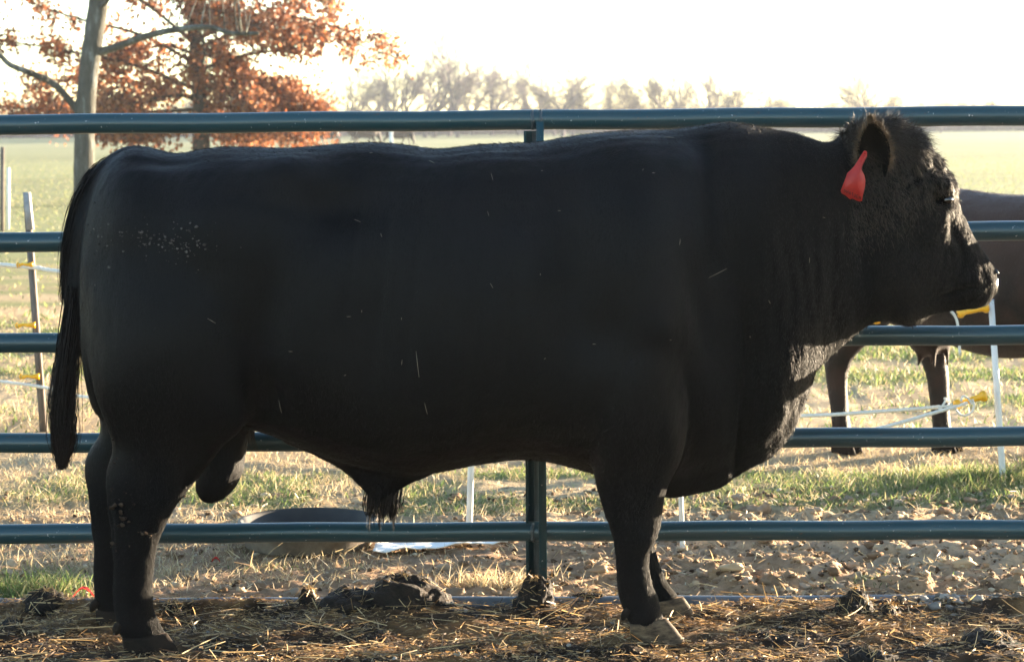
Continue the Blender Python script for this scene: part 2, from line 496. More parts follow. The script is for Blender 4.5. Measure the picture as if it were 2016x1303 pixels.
x, y = scatter(95000, 7.2, 11.0, dd, seed=5)
parts.append(blades(x, y, 0.02, 0.065, 0.0032, 1.3, DRY, 6))
x, y = scatter(60000, 11.0, 19.0, lambda x, y: 0.5 + 0 * x, seed=7)
parts.append(blades(x, y, 0.02, 0.06, 0.006, 1.2, DRY, 8))
x, y = scatter(150000, 17.0, 110.0, lambda x, y: 0.8 * (1 - 0.9 * sstep(40, 110, y)), xpad=2, seed=9)
parts.append(blades(x, y, 0.03, 0.08, 0.02, 0.8, FIELD, 10, k=2))
for (px, py, sx, sy, n, h) in [(985, 1150, 0.09, 0.04, 420, 0.11), (60, 1110, 0.35, 0.12, 300, 0.13), (335, 1130, 0.06, 0.05, 90, 0.10), (1850, 1120, 0.1, 0.04, 90, 0.06), (470, 1110, 0.3, 0.15, 200, 0.07), (1450, 1080, .5, .1, 150, .05), (30, 830, .3, .2, 120, .25)]:
    g = G(px, py); r = np.random.default_rng(px)
    x = g[0] + r.normal(0, sx, n); y = g[1] + r.normal(0, sy, n)
    parts.append(blades(x, y, h * 0.4, h, 0.0035, 0.6, DRY, px + 1))
V, F, cc = join(parts)
tag(link('dry_grass', np_mesh('dry_grass', V, F, False, cc), m_grass), 'pale dead grass stems over the soil behind the fence', 'dry grass', kind='stuff')

def flat_straw(n, y0, y1, lmin, lmax, wid, cols, seed, xr=2.4, tilt=0.18, rise=0.006, dens=None):
    r = np.random.default_rng(seed)
    x = r.uniform(-xr, xr, n); y = r.uniform(y0, y1, n)
    if dens is not None:
        kp = r.uniform(0, 1, n) < dens(x, y); x = x[kp]; y = y[kp]; n = len(x)
    az = r.uniform(0, 2 * math.pi, n); t = r.normal(0, tilt, n)
    D = unit(np.stack([np.cos(az), np.sin(az), t], 1)); L = r.uniform(lmin, lmax, n) * r.uniform(0.4, 1, n)
    Pt = np.stack([x, y, ground_h(x, y) + rise * r.uniform(0.2, 2.2, n)], 1) - D * (L * 0.3)[:, None] * np.array([1, 1, 0])
    bend = r.normal(0, 1, (n, 3)) * (L * 0.10)[:, None] * np.array([1, 1, 0.35])
    side = unit(np.cross(D, np.stack([r.normal(0, 0.7, n), r.normal(0, 0.7, n), np.ones(n)], 1)))
    c = np.array(cols)[r.integers(0, len(cols), n)] * r.uniform(0.6, 1.3, (n, 1))
    return ribbons(Pt, D, L, r.uniform(0.6, 1.4, n) * wid, bend, side, 4, 0.35, c)
STRAW = [(0.50, 0.33, 0.14), (0.40, 0.24, 0.09), (0.58, 0.43, 0.22), (0.22, 0.13, 0.05), (0.12, 0.07, 0.03)]
CHAFF = [(0.38, 0.23, 0.095), (0.22, 0.125, 0.05), (0.09, 0.05, 0.024), (0.50, 0.34, 0.16), (0.06, 0.036, 0.02)]
pd = lambda x, y: 0.35 + 0.65 * sstep(-0.3, 0.2, fbm(xyz(x, y) * np.array([1.6, 4, 1]), 3, 77))
parts = [flat_straw(60000, 5.9, 7.2, 0.008, 0.035, 0.0035, CHAFF, 50, dens=pd),
         flat_straw(9000, 5.9, 7.2, 0.03, 0.10, 0.0024, STRAW, 51, dens=pd),
         flat_straw(900, 5.9, 7.2, 0.08, 0.24, 0.0032, STRAW[:3], 52, tilt=0.12, rise=0.012),
         flat_straw(260, 5.9, 7.2, 0.03, 0.08, 0.0030, STRAW[:3], 53, tilt=1.5, rise=0.01),
         flat_straw(6500, 7.15, 9.2, 0.015, 0.08, 0.0032, DRY + STRAW[2:], 54, tilt=0.35)]
V, F, cc = join(parts)
tag(link('straw', np_mesh('straw', V, F, False, cc), m_straw), 'loose trampled straw and chaff spread over the pen floor', 'straw', kind='stuff')

# clods of dry soil and pale gravel (uncountable)
def lumps(centres, rads, colr, seed, sub=8, flat=0.65):
    r = np.random.default_rng(seed)
    u = []; f = []
    nl, ns = (5 if sub < 10 else 9), sub
    for i in range(nl + 1):
        for j in range(ns):
            th = math.pi * i / nl; ph = 2 * math.pi * j / ns + 0.3 * i
            u.append((math.sin(th) * math.cos(ph), math.sin(th) * math.sin(ph), math.cos(th)))
    for i in range(nl):
        for j in range(ns):
            f.append((i * ns + j, (i + 1) * ns + j, (i + 1) * ns + (j + 1) % ns, i * ns + (j + 1) % ns))
    u = np.array(u); f = np.array(f)
    V = []; F = []; Cc = []; o = 0
    for c, rad in zip(centres, rads):
        off = r.uniform(0, 100, 3)
        k = 1 + 0.6 * vnoise(u * 1.7 + off, 3) + 0.35 * vnoise(u * 4 + off, 4) + (0.18 * vnoise(u * 9 + off, 5) if sub > 9 else 0)
        s = rad * np.array([r.uniform(0.8, 1.4), r.uniform(0.7, 1.2), flat * r.uniform(0.7, 1.2)])
        V.append(c + u * k[:, None] * s); F.append(f + o); o += len(u)
        Cc.append(np.repeat([np.array(colr[r.integers(0, len(colr))]) * r.uniform(0.75, 1.2)], len(u), 0))
    return np.concatenate(V), np.concatenate(F), np.concatenate(Cc)
r = np.random.default_rng(90)
cx = []; cr = []
for i in range(2300):
    y = 7.22 + 2.0 * r.uniform() ** 1.3; x = r.uniform(-2.4, 2.6)
    if r.uniform() > 0.25 + 0.75 * float(sstep(-0.4, 0.8, np.array([x]))[0]): continue
    rad = 0.004 + 0.026 * r.uniform() ** 3.6
    cx.append((x, y, gz(x, y) + 0.05 * rad)); cr.append(rad)
V, F, cc = lumps(np.array(cx), cr, [(0.34, 0.225, 0.14), (0.42, 0.31, 0.20), (0.20, 0.125, 0.075), (0.32, 0.245, 0.175)], 91, 12)
r2 = np.random.default_rng(95); nc = 9000; qx_ = r2.uniform(-2.4, 2.7, nc); qy_ = 7.2 + 2.1 * r2.uniform(0, 1, nc) ** 1.2
kp = r2.uniform(0, 1, nc) < 0.3 + 0.7 * sstep(-0.5, 0.8, qx_); qx_ = qx_[kp]; qy_ = qy_[kp]; qr = 0.0025 + 0.008 * r2.uniform(0, 1, len(qx_)) ** 2
V2_, F2_, c2_ = lumps(np.stack([qx_, qy_, ground_h(qx_, qy_) + 0.3 * qr], 1), qr, [(0.34, 0.23, 0.14), (0.16, 0.10, 0.06), (0.46, 0.37, 0.26), (0.24, 0.17, 0.11), (0.09, 0.055, 0.035)], 96, 6, 0.8)
V, F, cc = join([(V, F, cc), (V2_, F2_, c2_)])
tag(link('soil_clods', np_mesh('soil_clods', V, F, False, cc), m_stone), 'pale dry clods of broken soil behind the fence', 'soil', kind='stuff')
cx = []; cr = []
for i in range(420):
    x = r.uniform(1.15, 2.2); y = r.uniform(6.98, 7.13)
    rad = r.uniform(0.006, 0.016)
    if r.uniform() > 0.3 + 0.7 * (x - 1.15): continue
    cx.append((x, y, gz(x, y) + 0.5 * rad)); cr.append(rad)
for i in range(120):
    x = r.uniform(-2.2, 2.2); y = r.uniform(6.0, 7.15); rad = r.uniform(0.003, 0.009)
    cx.append((x, y, gz(x, y) + 0.5 * rad)); cr.append(rad)
V, F, cc = lumps(np.array(cx), cr, [(0.22, 0.20, 0.175), (0.30, 0.275, 0.24), (0.13, 0.11, 0.09)], 92)
tag(link('gravel', np_mesh('gravel', V, F, True, cc), m_stone), 'small grey gravel stones along the bottom rail', 'gravel', kind='stuff')

# dung piles: each its own thing
def dung(px, py, wpx, hpx, label, seed, depth=0.11, grp='dung clumps on the pen floor'):
    g = G(px, py); d = g[1]; s = FPX / d
    n, m = 56, 24
    V = []; F = []
    for i in range(m + 1):
        th = 0.62 * math.pi * i / m
        for j in range(n):
            ph = 2 * math.pi * j / n
            V.append((math.sin(th) * math.cos(ph), math.sin(th) * math.sin(ph), math.cos(th)))
    for i in range(m):
        for j in range(n):
            F.append((i * n + j, (i + 1) * n + j, (i + 1) * n + (j + 1) % n, i * n + (j + 1) % n))
    u = np.array(V)
    k = 1 + 0.40 * fbm(u * 1.7 + seed, 3, seed) + 0.22 * fbm(u * 5 + seed, 3, seed + 1) + 0.07 * fbm(u * 16, 2, seed + 2)
    v = u * k[:, None] * np.array([wpx / s / 2, depth, hpx / s])
    v[:, 2] += -0.01
    me = np_mesh('dung_pile', v, np.array(F), True)
    o = link('dung_pile', me, m_dung)
    o.location = (g[0], g[1], gz(g[0], g[1]))
    tag(o, label, 'dung pile', grp)
dung(800, 1198, 175, 62, 'largest dark dung pile on straw left of the fence post', 3)
dung(690, 1200, 130, 40, 'low dark dung mound touching the left of the largest pile', 4)
dung(606, 1192, 40, 34, 'small pointed dung lump left of the large dark pile', 5, 0.04)
dung(1052, 1196, 78, 55, 'dark dung packed around the foot of the fence post', 6, 0.06)
dung(1682, 1205, 78, 50, 'dark lumpy dung resting against the ground-level rail', 7, 0.06)
dung(1752, 1208, 44, 32, 'small brown dung lump right of the dark one by the ground rail', 8, 0.04)
dung(1712, 1306, 120, 42, 'dark dung pile in straw at the bottom right foreground', 9, 0.09)
dung(1950, 1272, 110, 30, 'flat dark dung pat at the lower right edge of the pen', 10, 0.09)
dung(90, 1200, 76, 36, 'brown dung lump by the ground rail left of the bull', 12, 0.05)
dung(20, 1238, 70, 30, 'brown dung clump at the lower left edge of the pen', 13, 0.06)
dung(345, 1200, 44, 24, 'small dark dung lump in front of the near hind leg', 14, 0.04)
dung(1165, 1178, 90, 20, 'low dark dung streak between post and front legs', 15, 0.04)

parts = []
for o in [q for q in C.objects if q.name.startswith('dung_pile')]:
    r = np.random.default_rng(int(abs(o.location.x) * 1000)); v, nn = get_vn(o.data)
    up = np.where((nn[:, 2] > 0.15) & (v[:, 2] > 0))[0]; n = 70
    ii = r.choice(up, n); Pt = v[ii] + nn[ii] * 0.004 + np.array(o.location)
    D = unit(np.cross(nn[ii], r.normal(0, 1, (n, 3))) + nn[ii] * r.normal(0.05, 0.15, (n, 1))); L = r.uniform(0.012, 0.06, n)
    parts.append(ribbons(Pt - D * (L * 0.5)[:, None], D, L, r.uniform(0.0012, 0.0032, n), r.normal(0, 0.003, (n, 3)), unit(np.cross(D, nn[ii])), 3, 0.4, np.array(STRAW)[r.integers(0, 5, n)] * r.uniform(0.5, 1.1, (n, 1))))
V, F, cc = join(parts)
tag(link('straw', np_mesh('straw', V, F, False, cc), m_straw), 'short straw bits stuck to the dung piles', 'straw', kind='stuff')

# ------------------------------------------------------------------ pipe fence
fence = empty('pipe_fence', (0, FENCE_Y, 0))
tag(fence, 'dark green steel pipe fence panel with worn paint behind the bull', 'fence')
rails = [(246, 228), (477, 455), (676, 659), (872, 859), (1050.5, 1042)]
RR = 0.0305
def rail(l, r_, rad, yo=0):
    a = P(0, l, FENCE_Y + yo); b = P(2016, r_, FENCE_Y + yo)
    d = (b - a); a2 = a - d * 0.55; b2 = b + d * 0.55
    mb = MB(); n = 90
    pts = [a2 + (b2 - a2) * i / n + np.array([0, 0, 0.0012 * math.sin(i * 0.7 + l)]) for i in range(n + 1)]
    mb.tube(pts, rad, 28)
    return mb
for l, r_ in rails:
    rail(l, r_, RR).build('rail', m_rail, fence)
gr = rail(1197, 1189, RR).build('ground_rail', m_galv2, fence)
# C-shaped upright and the flat bar strapped to its right
ptop = P(1050, 262, FENCE_Y); pbot = P(1056, 1190, FENCE_Y)
mb = MB()
def bar(mb, x0, x1, x0b, x1b, ytop, ybot, y0, y1):
    a = P(x0, ytop, FENCE_Y)[0]; b = P(x1, ytop, FENCE_Y)[0]; zt = P(x0, ytop, FENCE_Y)[2]
    a2 = P(x0b, ybot, FENCE_Y)[0]; b2 = P(x1b, ybot, FENCE_Y)[0]; zb = P(x0b, ybot, FENCE_Y)[2]
    V = [(a2, y0, zb), (b2, y0, zb), (b2, y1, zb), (a2, y1, zb), (a, y0, zt), (b, y0, zt), (b, y1, zt), (a, y1, zt)]
    mb.add(V, [(0,3,2,1),(4,5,6,7),(0,1,5,4),(1,2,6,5),(2,3,7,6),(3,0,4,7)])
bar(mb, 1031, 1036, 1036, 1041, 258, 1192, FENCE_Y - 0.012, FENCE_Y + 0.04)
bar(mb, 1036, 1050, 1041, 1055, 258, 1192, FENCE_Y + 0.034, FENCE_Y + 0.0395)
mb.build('channel_post', m_rail, fence, smooth=False)
mb = MB(); bar(mb, 1048, 1059, 1053, 1064, 258, 1192, FENCE_Y + 0.010, FENCE_Y + 0.0335)
mb.build('inner_web', m_galv, fence, smooth=False)
mb = MB(); bar(mb, 1055.5, 1070, 1062, 1077, 240, 1192, FENCE_Y - 0.042, FENCE_Y - 0.018)
mb.build('end_upright', m_rail, fence, smooth=False)

for l, r_ in rails:
    xw = P(1062, (l + r_) / 2, FENCE_Y)[0]; zc = P(1062, l + (r_ - l) * 0.527, FENCE_Y)[2]; mb = MB()
    r = np.random.default_rng(int(l))
    for xx in (xw - 0.021, xw + 0.004):
        ang = np.linspace(-2.6, -0.5, 14)
        mb.tube([np.array([xx + r.normal(0, 0.0012), FENCE_Y + 0.031 * math.sin(a), zc + 0.031 * math.cos(a)]) for a in ang], list(0.0038 + np.abs(r.normal(0, 0.0012, 14))), 7)
    mb.build('weld', m_galv, fence)

# ------------------------------------------------------------------ animals: shared body machinery
def ring(top, bot, hw, yc, n=2.2, m=0.0, seg=36):
    c = (top + bot) / 2; u = (top - bot) / 2
    out = []
    for k in range(seg):
        a = 2 * math.pi * k / seg
        s_, c_ = math.sin(a), math.cos(a)
        e = 2 / n
        su = math.copysign(abs(s_) ** e, s_); cv = math.copysign(abs(c_) ** e, c_)
        pu = m + (1 - m) * su if su >= 0 else m + (1 + m) * su
        p = c + u * pu
        out.append((p[0], yc + hw * cv, p[2]))
    return np.array(out)

def px_body(st, Yc):
    """stations in photo pixels -> rings; (tx,ty,bx,by,halfwidth,yoff,n,m)"""
    st = catmull(np.array(st, float), 5)
    R_ = []
    for tx, ty, bx, by, hw, yo, n, m in st:
        R_.append(ring(P(tx, ty, Yc + yo), P(bx, by, Yc + yo), hw, Yc + yo, n, m))
    return R_
def px_leg(st, Yc, seg=24):
    """(py, xl, xr, yoff, halfdepth, tilt) horizontal slices"""
    st = catmull(np.array(st, float), 4)
    R_ = []
    for py, xl, xr, yo, hd in st:
        a = P(xl, py, Yc + yo); b = P(xr, py, Yc + yo)
        c = (a + b) / 2; hx = (b[0] - a[0]) / 2
        R_.append(np.array([(c[0] + hx * math.cos(t), c[1] + hd * math.sin(t), c[2]) for t in np.linspace(0, 2 * math.pi, seg, endpoint=False)]))
    return R_

def fuse(mbs, voxel, smooth_it, smooth_f=0.5):
    me = np_mesh('tmp', np.concatenate(mbs.V), mbs.F, True)
    o = bpy.data.objects.new('tmp', me); C.objects.link(o)
    md = o.modifiers.new('r', 'REMESH'); md.mode = 'VOXEL'; md.voxel_size = voxel; md.use_smooth_shade = True
    ms = o.modifiers.new('s', 'SMOOTH'); ms.factor = smooth_f; ms.iterations = smooth_it
    dg = bpy.context.evaluated_depsgraph_get()
    res = bpy.data.meshes.new_from_object(o.evaluated_get(dg))
    bpy.data.objects.remove(o); bpy.data.meshes.remove(me)
    return res
def set_v(me, v):
    me.vertices.foreach_set('co', v.astype(np.float32).ravel()); me.update()
def sample_surface(me, n, seed, weight=None):
    r = np.random.default_rng(seed)
    me.calc_loop_triangles()
    t = np.empty(len(me.loop_triangles) * 3, np.int32); me.loop_triangles.foreach_get('vertices', t); t = t.reshape(-1, 3)
    v, nn = get_vn(me)
    a, b, c = v[t[:, 0]], v[t[:, 1]], v[t[:, 2]]
    ar = np.linalg.norm(np.cross(b - a, c - a), axis=1)
    if weight is not None: ar = ar * weight((a + b + c) / 3)
    ii = r.choice(len(t), n, p=ar / ar.sum())
    u = r.uniform(0, 1, n); w_ = r.uniform(0, 1, n); fl = u + w_ > 1; u[fl] = 1 - u[fl]; w_[fl] = 1 - w_[fl]
    Pn = a[ii] + (b[ii] - a[ii]) * u[:, None] + (c[ii] - a[ii]) * w_[:, None]
    Nn = unit(nn[t[ii, 0]] * (1 - u - w_)[:, None] + nn[t[ii, 1]] * u[:, None] + nn[t[ii, 2]] * w_[:, None])
    return Pn, Nn

# ------------------------------------------------------------------ the bull
BY = 6.70
bull = empty('bull', (0, BY, 0))
tag(bull, 'huge black bull standing side-on in front of the pipe fence, facing right, red ear tag', 'bull')
H_ = 0.045
torso = [
 (168,470,168,640,0.08,0,2.1,0),(178,400,178,770,0.16,0,2.1,0),(206,330,210,830,0.215,0,2.2,0),(262,290,290,850,0.26,0,2.3,0.1),
 (345,302,390,850,0.285,0,2.3,0.1),(430,290,470,840,0.30,0,2.3,0.1),(560,291,556,862,0.315,0,2.35,0.0),(640,286,640,896,0.325,0,2.35,-0.05),
 (720,280,720,918,0.335,0,2.35,-0.1),(790,284,790,930,0.345,0,2.35,-0.1),(860,293,860,926,0.355,0,2.35,-0.1),(950,284,950,910,0.36,0,2.3,-0.08),
 (1050,280,1050,902,0.36,0,2.3,-0.05),(1150,265,1150,925,0.35,0,2.3,0),(1240,256,1230,955,0.335,0,2.2,0.1),(1330,254,1320,960,0.315,0,2.0,0.3),
 (1430,241,1400,940,0.285,0.01,1.9,0.38),(1510,253,1465,905,0.265,0.02,2.0,0.3),(1570,264,1520,860,0.255,0.035,2.4,0.0),(1618,280,1568,790,0.230,0.05,2.4,0.0),
 (1645,276,1605,728,0.200,0.065,2.3,0.0),(1672,256,1665,674,0.168,0.08,2.2,0),(1715,240,1712,640,0.130,0.09,2.1,0.1),(1760,240,1748,632,0.122,0.10,2.2,0.15),
 (1803,268,1778,643,0.116,0.115,2.3,0.1),(1843,306,1802,642,0.106,0.13,2.3,0.1),(1874,350,1826,626,0.090,0.145,2.2,0.15),(1886,400,1850,616,0.080,0.158,2.1,0.1),
 (1906,443,1880,613,0.070,0.168,2.1,0.0),(1927,482,1908,609,0.067,0.178,2.1,-0.1),(1947,511,1930,606,0.064,0.188,2.2,-0.1),(1959,535,1950,598,0.048,0.197,2.3,0)]
B = MB()
B.loft(px_body(torso, BY))
# dewlap and brisket: narrow keel hanging under chest and neck
B.loft(px_body([(1250,800,1250,955,0.15,-0.02,2,0),(1310,780,1312,980,0.14,-0.02,1.8,0.3),(1370,760,1375,972,0.11,-0.01,1.7,0.35),(1425,740,1425,956,0.105,0,1.7,0.2),(1480,700,1470,925,0.10,0.01,1.8,0.1),(1530,650,1522,897,0.095,0.02,2.0,0.0),(1570,620,1562,842,0.09,0.035,2.2,0.0),(1600,600,1598,752,0.09,0.05,2.2,0.0)], BY))
# sheath
B.loft(px_body([(560,820,560,872,0.05,0,2,0),(620,830,628,900,0.06,0,1.8,0.2),(680,830,678,930,0.065,0,1.7,0.3),(720,840,716,968,0.055,0,1.7,0.4),(745,850,740,992,0.045,0,1.7,0.4),(770,850,768,978,0.045,0,1.7,0.4),(800,850,805,955,0.045,0,1.7,0.3),(850,850,858,932,0.045,0,1.8,0)], BY))
# scrotum
B.loft(px_leg([(790,400,500,0,0.10),(850,398,492,0,0.075),(890,394,484,0,0.07),(930,388,478,0,0.075),(960,385,463,0,0.07),(980,393,443,0,0.05),(990,405,428,0,0.02)], BY))
# near hind leg / far hind leg
B.loft(px_leg([(400,250,500,-0.13,0.08),(470,190,560,-0.15,0.12),(560,172,575,-0.16,0.145),(650,172,565,-0.165,0.155),(730,183,545,-0.165,0.15),(790,202,510,-0.165,0.13),(840,216,480,-0.165,0.105),(880,222,440,-0.165,0.085),(920,210,408,-0.165,0.068),(955,207,380,-0.165,0.058),(1000,212,346,-0.165,0.052),(1050,218,320,-0.165,0.048),(1100,222,306,-0.168,0.046),(1160,222,301,-0.17,0.046),(1200,224,304,-0.17,0.047),(1230,232,318,-0.17,0.049),(1258,245,334,-0.17,0.05)], BY))
B.loft(px_leg([(500,240,520,0.14,0.11),(650,180,520,0.16,0.13),(740,180,480,0.165,0.13),(800,192,440,0.17,0.11),(850,196,380,0.17,0.08),(890,172,340,0.17,0.06),(925,165,300,0.17,0.052),(970,172,275,0.17,0.05),(1020,178,262,0.17,0.046),(1080,184,256,0.17,0.044),(1140,184,254,0.17,0.044),(1175,186,258,0.17,0.046),(1205,192,268,0.17,0.046)], BY))
# near front leg / far front leg
B.loft(px_leg([(520,1170,1330,-0.16,0.10),(620,1150,1345,-0.185,0.125),(720,1150,1352,-0.205,0.125),(800,1155,1354,-0.21,0.118),(860,1160,1351,-0.205,0.105),(910,1166,1338,-0.19,0.09),(950,1172,1317,-0.17,0.072),(985,1181,1308,-0.165,0.062),(1020,1193,1304,-0.16,0.057),(1045,1202,1299,-0.16,0.055),(1075,1208,1282,-0.16,0.048),(1110,1212,1278,-0.16,0.043),(1150,1214,1286,-0.16,0.043),(1185,1220,1299,-0.16,0.047),(1215,1234,1306,-0.16,0.05),(1238,1244,1312,-0.16,0.05)], BY))
B.loft(px_leg([(640,1180,1330,0.17,0.10),(800,1180,1330,0.18,0.10),(900,1185,1320,0.18,0.08),(960,1195,1300,0.18,0.062),(1020,1208,1292,0.18,0.052),(1060,1216,1286,0.18,0.045),(1090,1226,1294,0.18,0.040),(1120,1236,1303,0.18,0.038),(1150,1250,1318,0.18,0.04),(1172,1268,1334,0.18,0.044),(1190,1280,1342,0.18,0.045)], BY))
# tail: dock lying over the rump, then hanging
tp = catmull([P(330,312,BY), P(262,306,BY), P(214,336,BY-0.01), P(180,385,BY-0.03), P(160,445,BY-0.05), P(149,520,BY-0.06), P(143,600,BY-0.07), P(135,680,BY-0.08), P(128,740,BY-0.085)], 5)
tr = np.interp(np.linspace(0, 1, len(tp)), [0, .13, .3, .5, .65, .8, 1], [0.02, 0.03, 0.038, 0.034, 0.030, 0.024, 0.016])
B.tube(tp, list(tr), 14)
body_me = fuse(B, 0.0095, 9)

# anatomy: swellings and hollows moved along the surface normal
v, nn = get_vn(body_me)
px_, py_ = to_px(np.stack([v[:, 0], np.full(len(v), BY), v[:, 2]], 1))
lat = np.abs(nn[:, 1])
disp = np.zeros(len(v))
py_scale = lambda y: y < 800
def blob(x, y, rx, ry, a, rot=0.0):
    global disp
    c, s = math.cos(rot), math.sin(rot)
    dx, dy = px_ - x, py_ - y
    q = ((dx * c + dy * s) / rx) ** 2 + ((-dx * s + dy * c) / ry) ** 2
    disp += (1.25 if py_scale(y) else 1.0) * a * np.exp(-q) * sstep(0.15, 0.6, lat)
blob(590,345,75,38,0.034); blob(690,392,75,60,-0.045); blob(430,410,120,90,0.022); blob(290,400,60,90,0.014); blob(330,320,70,14,-0.012)
blob(545,620,45,150,-0.026,0.15); blob(330,650,110,160,0.026); blob(540,770,46,50,-0.022); blob(475,800,50,60,0.022); blob(250,760,50,80,0.012)
blob(860,560,150,220,0.022); blob(740,640,60,150,-0.016); blob(1010,330,140,40,0.012); blob(1010,420,60,30,-0.006)
blob(1120,540,45,210,-0.024,-0.08); blob(1250,470,75,200,0.036,-0.12); blob(1200,740,90,110,0.018); blob(1290,640,55,90,0.020); blob(1180,640,40,60,-0.012)
blob(1400,420,30,170,-0.024,-0.14); blob(1350,560,24,150,-0.012,-0.2); blob(1320,330,70,40,0.012); blob(1310,860,26,90,0.012)
blob(1480,480,55,160,0.020); blob(1395,790,40,120,0.030,-0.1); blob(1450,830,11,130,-0.026,0.02); blob(1500,800,32,110,0.014,0.15); blob(1455,650,12,90,-0.018,-0.12)
blob(1230,1000,30,35,-0.008); blob(1262,1040,30,26,0.012); blob(1240,1110,8,60,-0.008); blob(1262,1192,30,18,0.009); blob(1280,950,14,60,0.008,0.3)
blob(275,940,34,40,0.010); blob(238,1050,9,110,-0.009); blob(280,1090,10,100,0.005); blob(262,1212,34,20,0.009); blob(310,930,18,70,-0.006,0.4)
for k in range(6): blob(700 + k * 62, 560 + k * 6, 9, 170, -0.0035, 0.12)
blob(1750,560,55,60,0.018); blob(1700,470,26,110,-0.018); blob(1800,470,26,70,-0.012,0.5); blob(1740,650,40,20,-0.008)
blob(1862,366,26,13,0.026,0.5); blob(1862,395,18,13,-0.022); blob(1868,425,22,36,0.008,0.4); blob(1890,455,10,45,-0.010,-0.35)
blob(1930,560,22,30,0.010); blob(1900,577,44,4.5,-0.012,-0.25); blob(1862,560,20,20,0.009); blob(1790,620,24,18,0.010)
# vertical folds and curls of the neck
nk = sstep(1440, 1500, px_) * (1 - sstep(1690, 1760, px_ + 0.1 * (py_ - 400))) * sstep(330, 470, py_) * sstep(0.2, 0.6, lat)
ph = (px_ - 0.16 * (py_ - 500)) / 34 * 2 * math.pi + 3.2 * (1.8 * fbm(xyz(px_ / 90, py_ / 200), 3, 61))
disp += nk * 0.0036 * (np.sin(ph) * (0.5 + 0.5 * fbm(xyz(px_ / 60, py_ / 90), 2, 64)) + 0.5 * fbm(np.stack([px_ / 9, py_ / 26, 0 * px_], 1), 2, 62))
hd = sstep(1600, 1760, px_) * (1 - sstep(480, 640, py_))
disp += hd * 0.0075 * fbm(v * np.array([42, 42, 22]), 3, 63)
fh = sstep(1720, 1800, px_ - 0.1 * py_ + 30) * (1 - sstep(330, 420, py_))
disp += fh * 0.020 * fbm(v * np.array([46, 46, 26]), 2, 65)
rest = 0.0010 * fbm(np.stack([px_ / 7, py_ / 22, v[:, 1] * 60], 1), 2, 69) + 0.0018 * fbm(v * 14, 3, 66) + 0.0012 * fbm(v * np.array([60, 60, 22]), 2, 67)
disp += rest
lower = sstep(900, 1000, py_)
disp += lower * 0.0025 * fbm(v * 30, 3, 68)
set_v(body_me, v + nn * disp[:, None])

# ears (cupped, with thickness) joined into the body mesh
def ear_mesh(base, tip, wid, opening, thick=0.0045):
    base = np.array(base); tip = np.array(tip); ax = tip - base; L = np.linalg.norm(ax); ax = ax / L
    op = np.array(opening); op = op - (op @ ax) * ax; op /= np.linalg.norm(op); sd = np.cross(ax, op)
    nu, nv = 22, 18
    outer = []; inner = []
    for i in range(nu + 1):
        t = i / nu
        wdt = wid * (0.55 + 0.45 * math.sin(min(1, t * 1.7) * math.pi / 2)) * max(0.02, 1 - max(0, (t - 0.25) / 0.75) ** 2.0) ** 0.75
        for j in range(nv + 1):
            a = (j / nv - 0.5) * math.pi * (1.25 - 0.35 * t)
            off = sd * math.sin(a) * wdt - op * math.cos(a) * wdt * 0.75
            outer.append(base + ax * L * t + off)
            inner.append(base + ax * L * t + off * (1 - thick / max(wdt, thick * 1.3)) + op * 0.001)
    n1 = len(outer); V = np.array(outer + inner); F = []
    W = nv + 1
    for i in range(nu):
        for j in range(nv):
            a = i * W + j
            F.append((a, a + 1, a + W + 1, a + W)); F.append((n1 + a, n1 + a + W, n1 + a + W + 1, n1 + a + 1))
    for i in range(nu):
        for j in (0, nv):
            a = i * W + j; F.append((a, a + W, n1 + a + W, n1 + a) if j == 0 else (a, n1 + a, n1 + a + W, a + W))
    for j in range(nv):
        a = nu * W + j; F.append((a, a + 1, n1 + a + 1, n1 + a))
    return V, F
def merge_into(me, V, F):
    v, _ = get_vn(me)
    nL = len(me.loops); li = np.empty(nL, np.int32); me.loops.foreach_get('vertex_index', li)
    ls = np.empty(len(me.polygons), np.int32); me.polygons.foreach_get('loop_start', ls)
    faces = np.split(li, ls[1:])
    return np_mesh(me.name, np.concatenate([v, V]), [tuple(f) for f in faces] + [tuple(i + len(v) for i in f) for f in F], True)
bare_me = body_me.copy()
EY = BY + 0.10 - 0.135
ear_b = P(1724, 350, EY + 0.01); ear_t = P(1714, 239, EY - 0.10)
V1, F1 = ear_mesh(ear_b, ear_t, 0.053, (0.10, -1, -0.2))
ear_b2 = P(1752, 335, BY + 0.10 + 0.10); ear_t2 = P(1760, 262, BY + 0.10 + 0.21)
V2, F2 = ear_mesh(ear_b2, ear_t2, 0.048, (0.4, 1, -0.1))
body_me = merge_into(body_me, V1, F1)
body_me = merge_into(body_me, V2, F2)
body_me.name = 'body'
slick(m_coat)
_v, _n = get_vn(body_me); _x, _y = to_px(_v)
_sl = (1 - sstep(1380, 1560, _x + 0.15 * (_y - 500))) * (1 - sstep(900, 1010, _y)) 
_a = body_me.attributes.new('slick', 'FLOAT', 'POINT'); _a.data.foreach_set('value', _sl.astype(np.float32))
body = link('body', body_me, m_coat, bull)

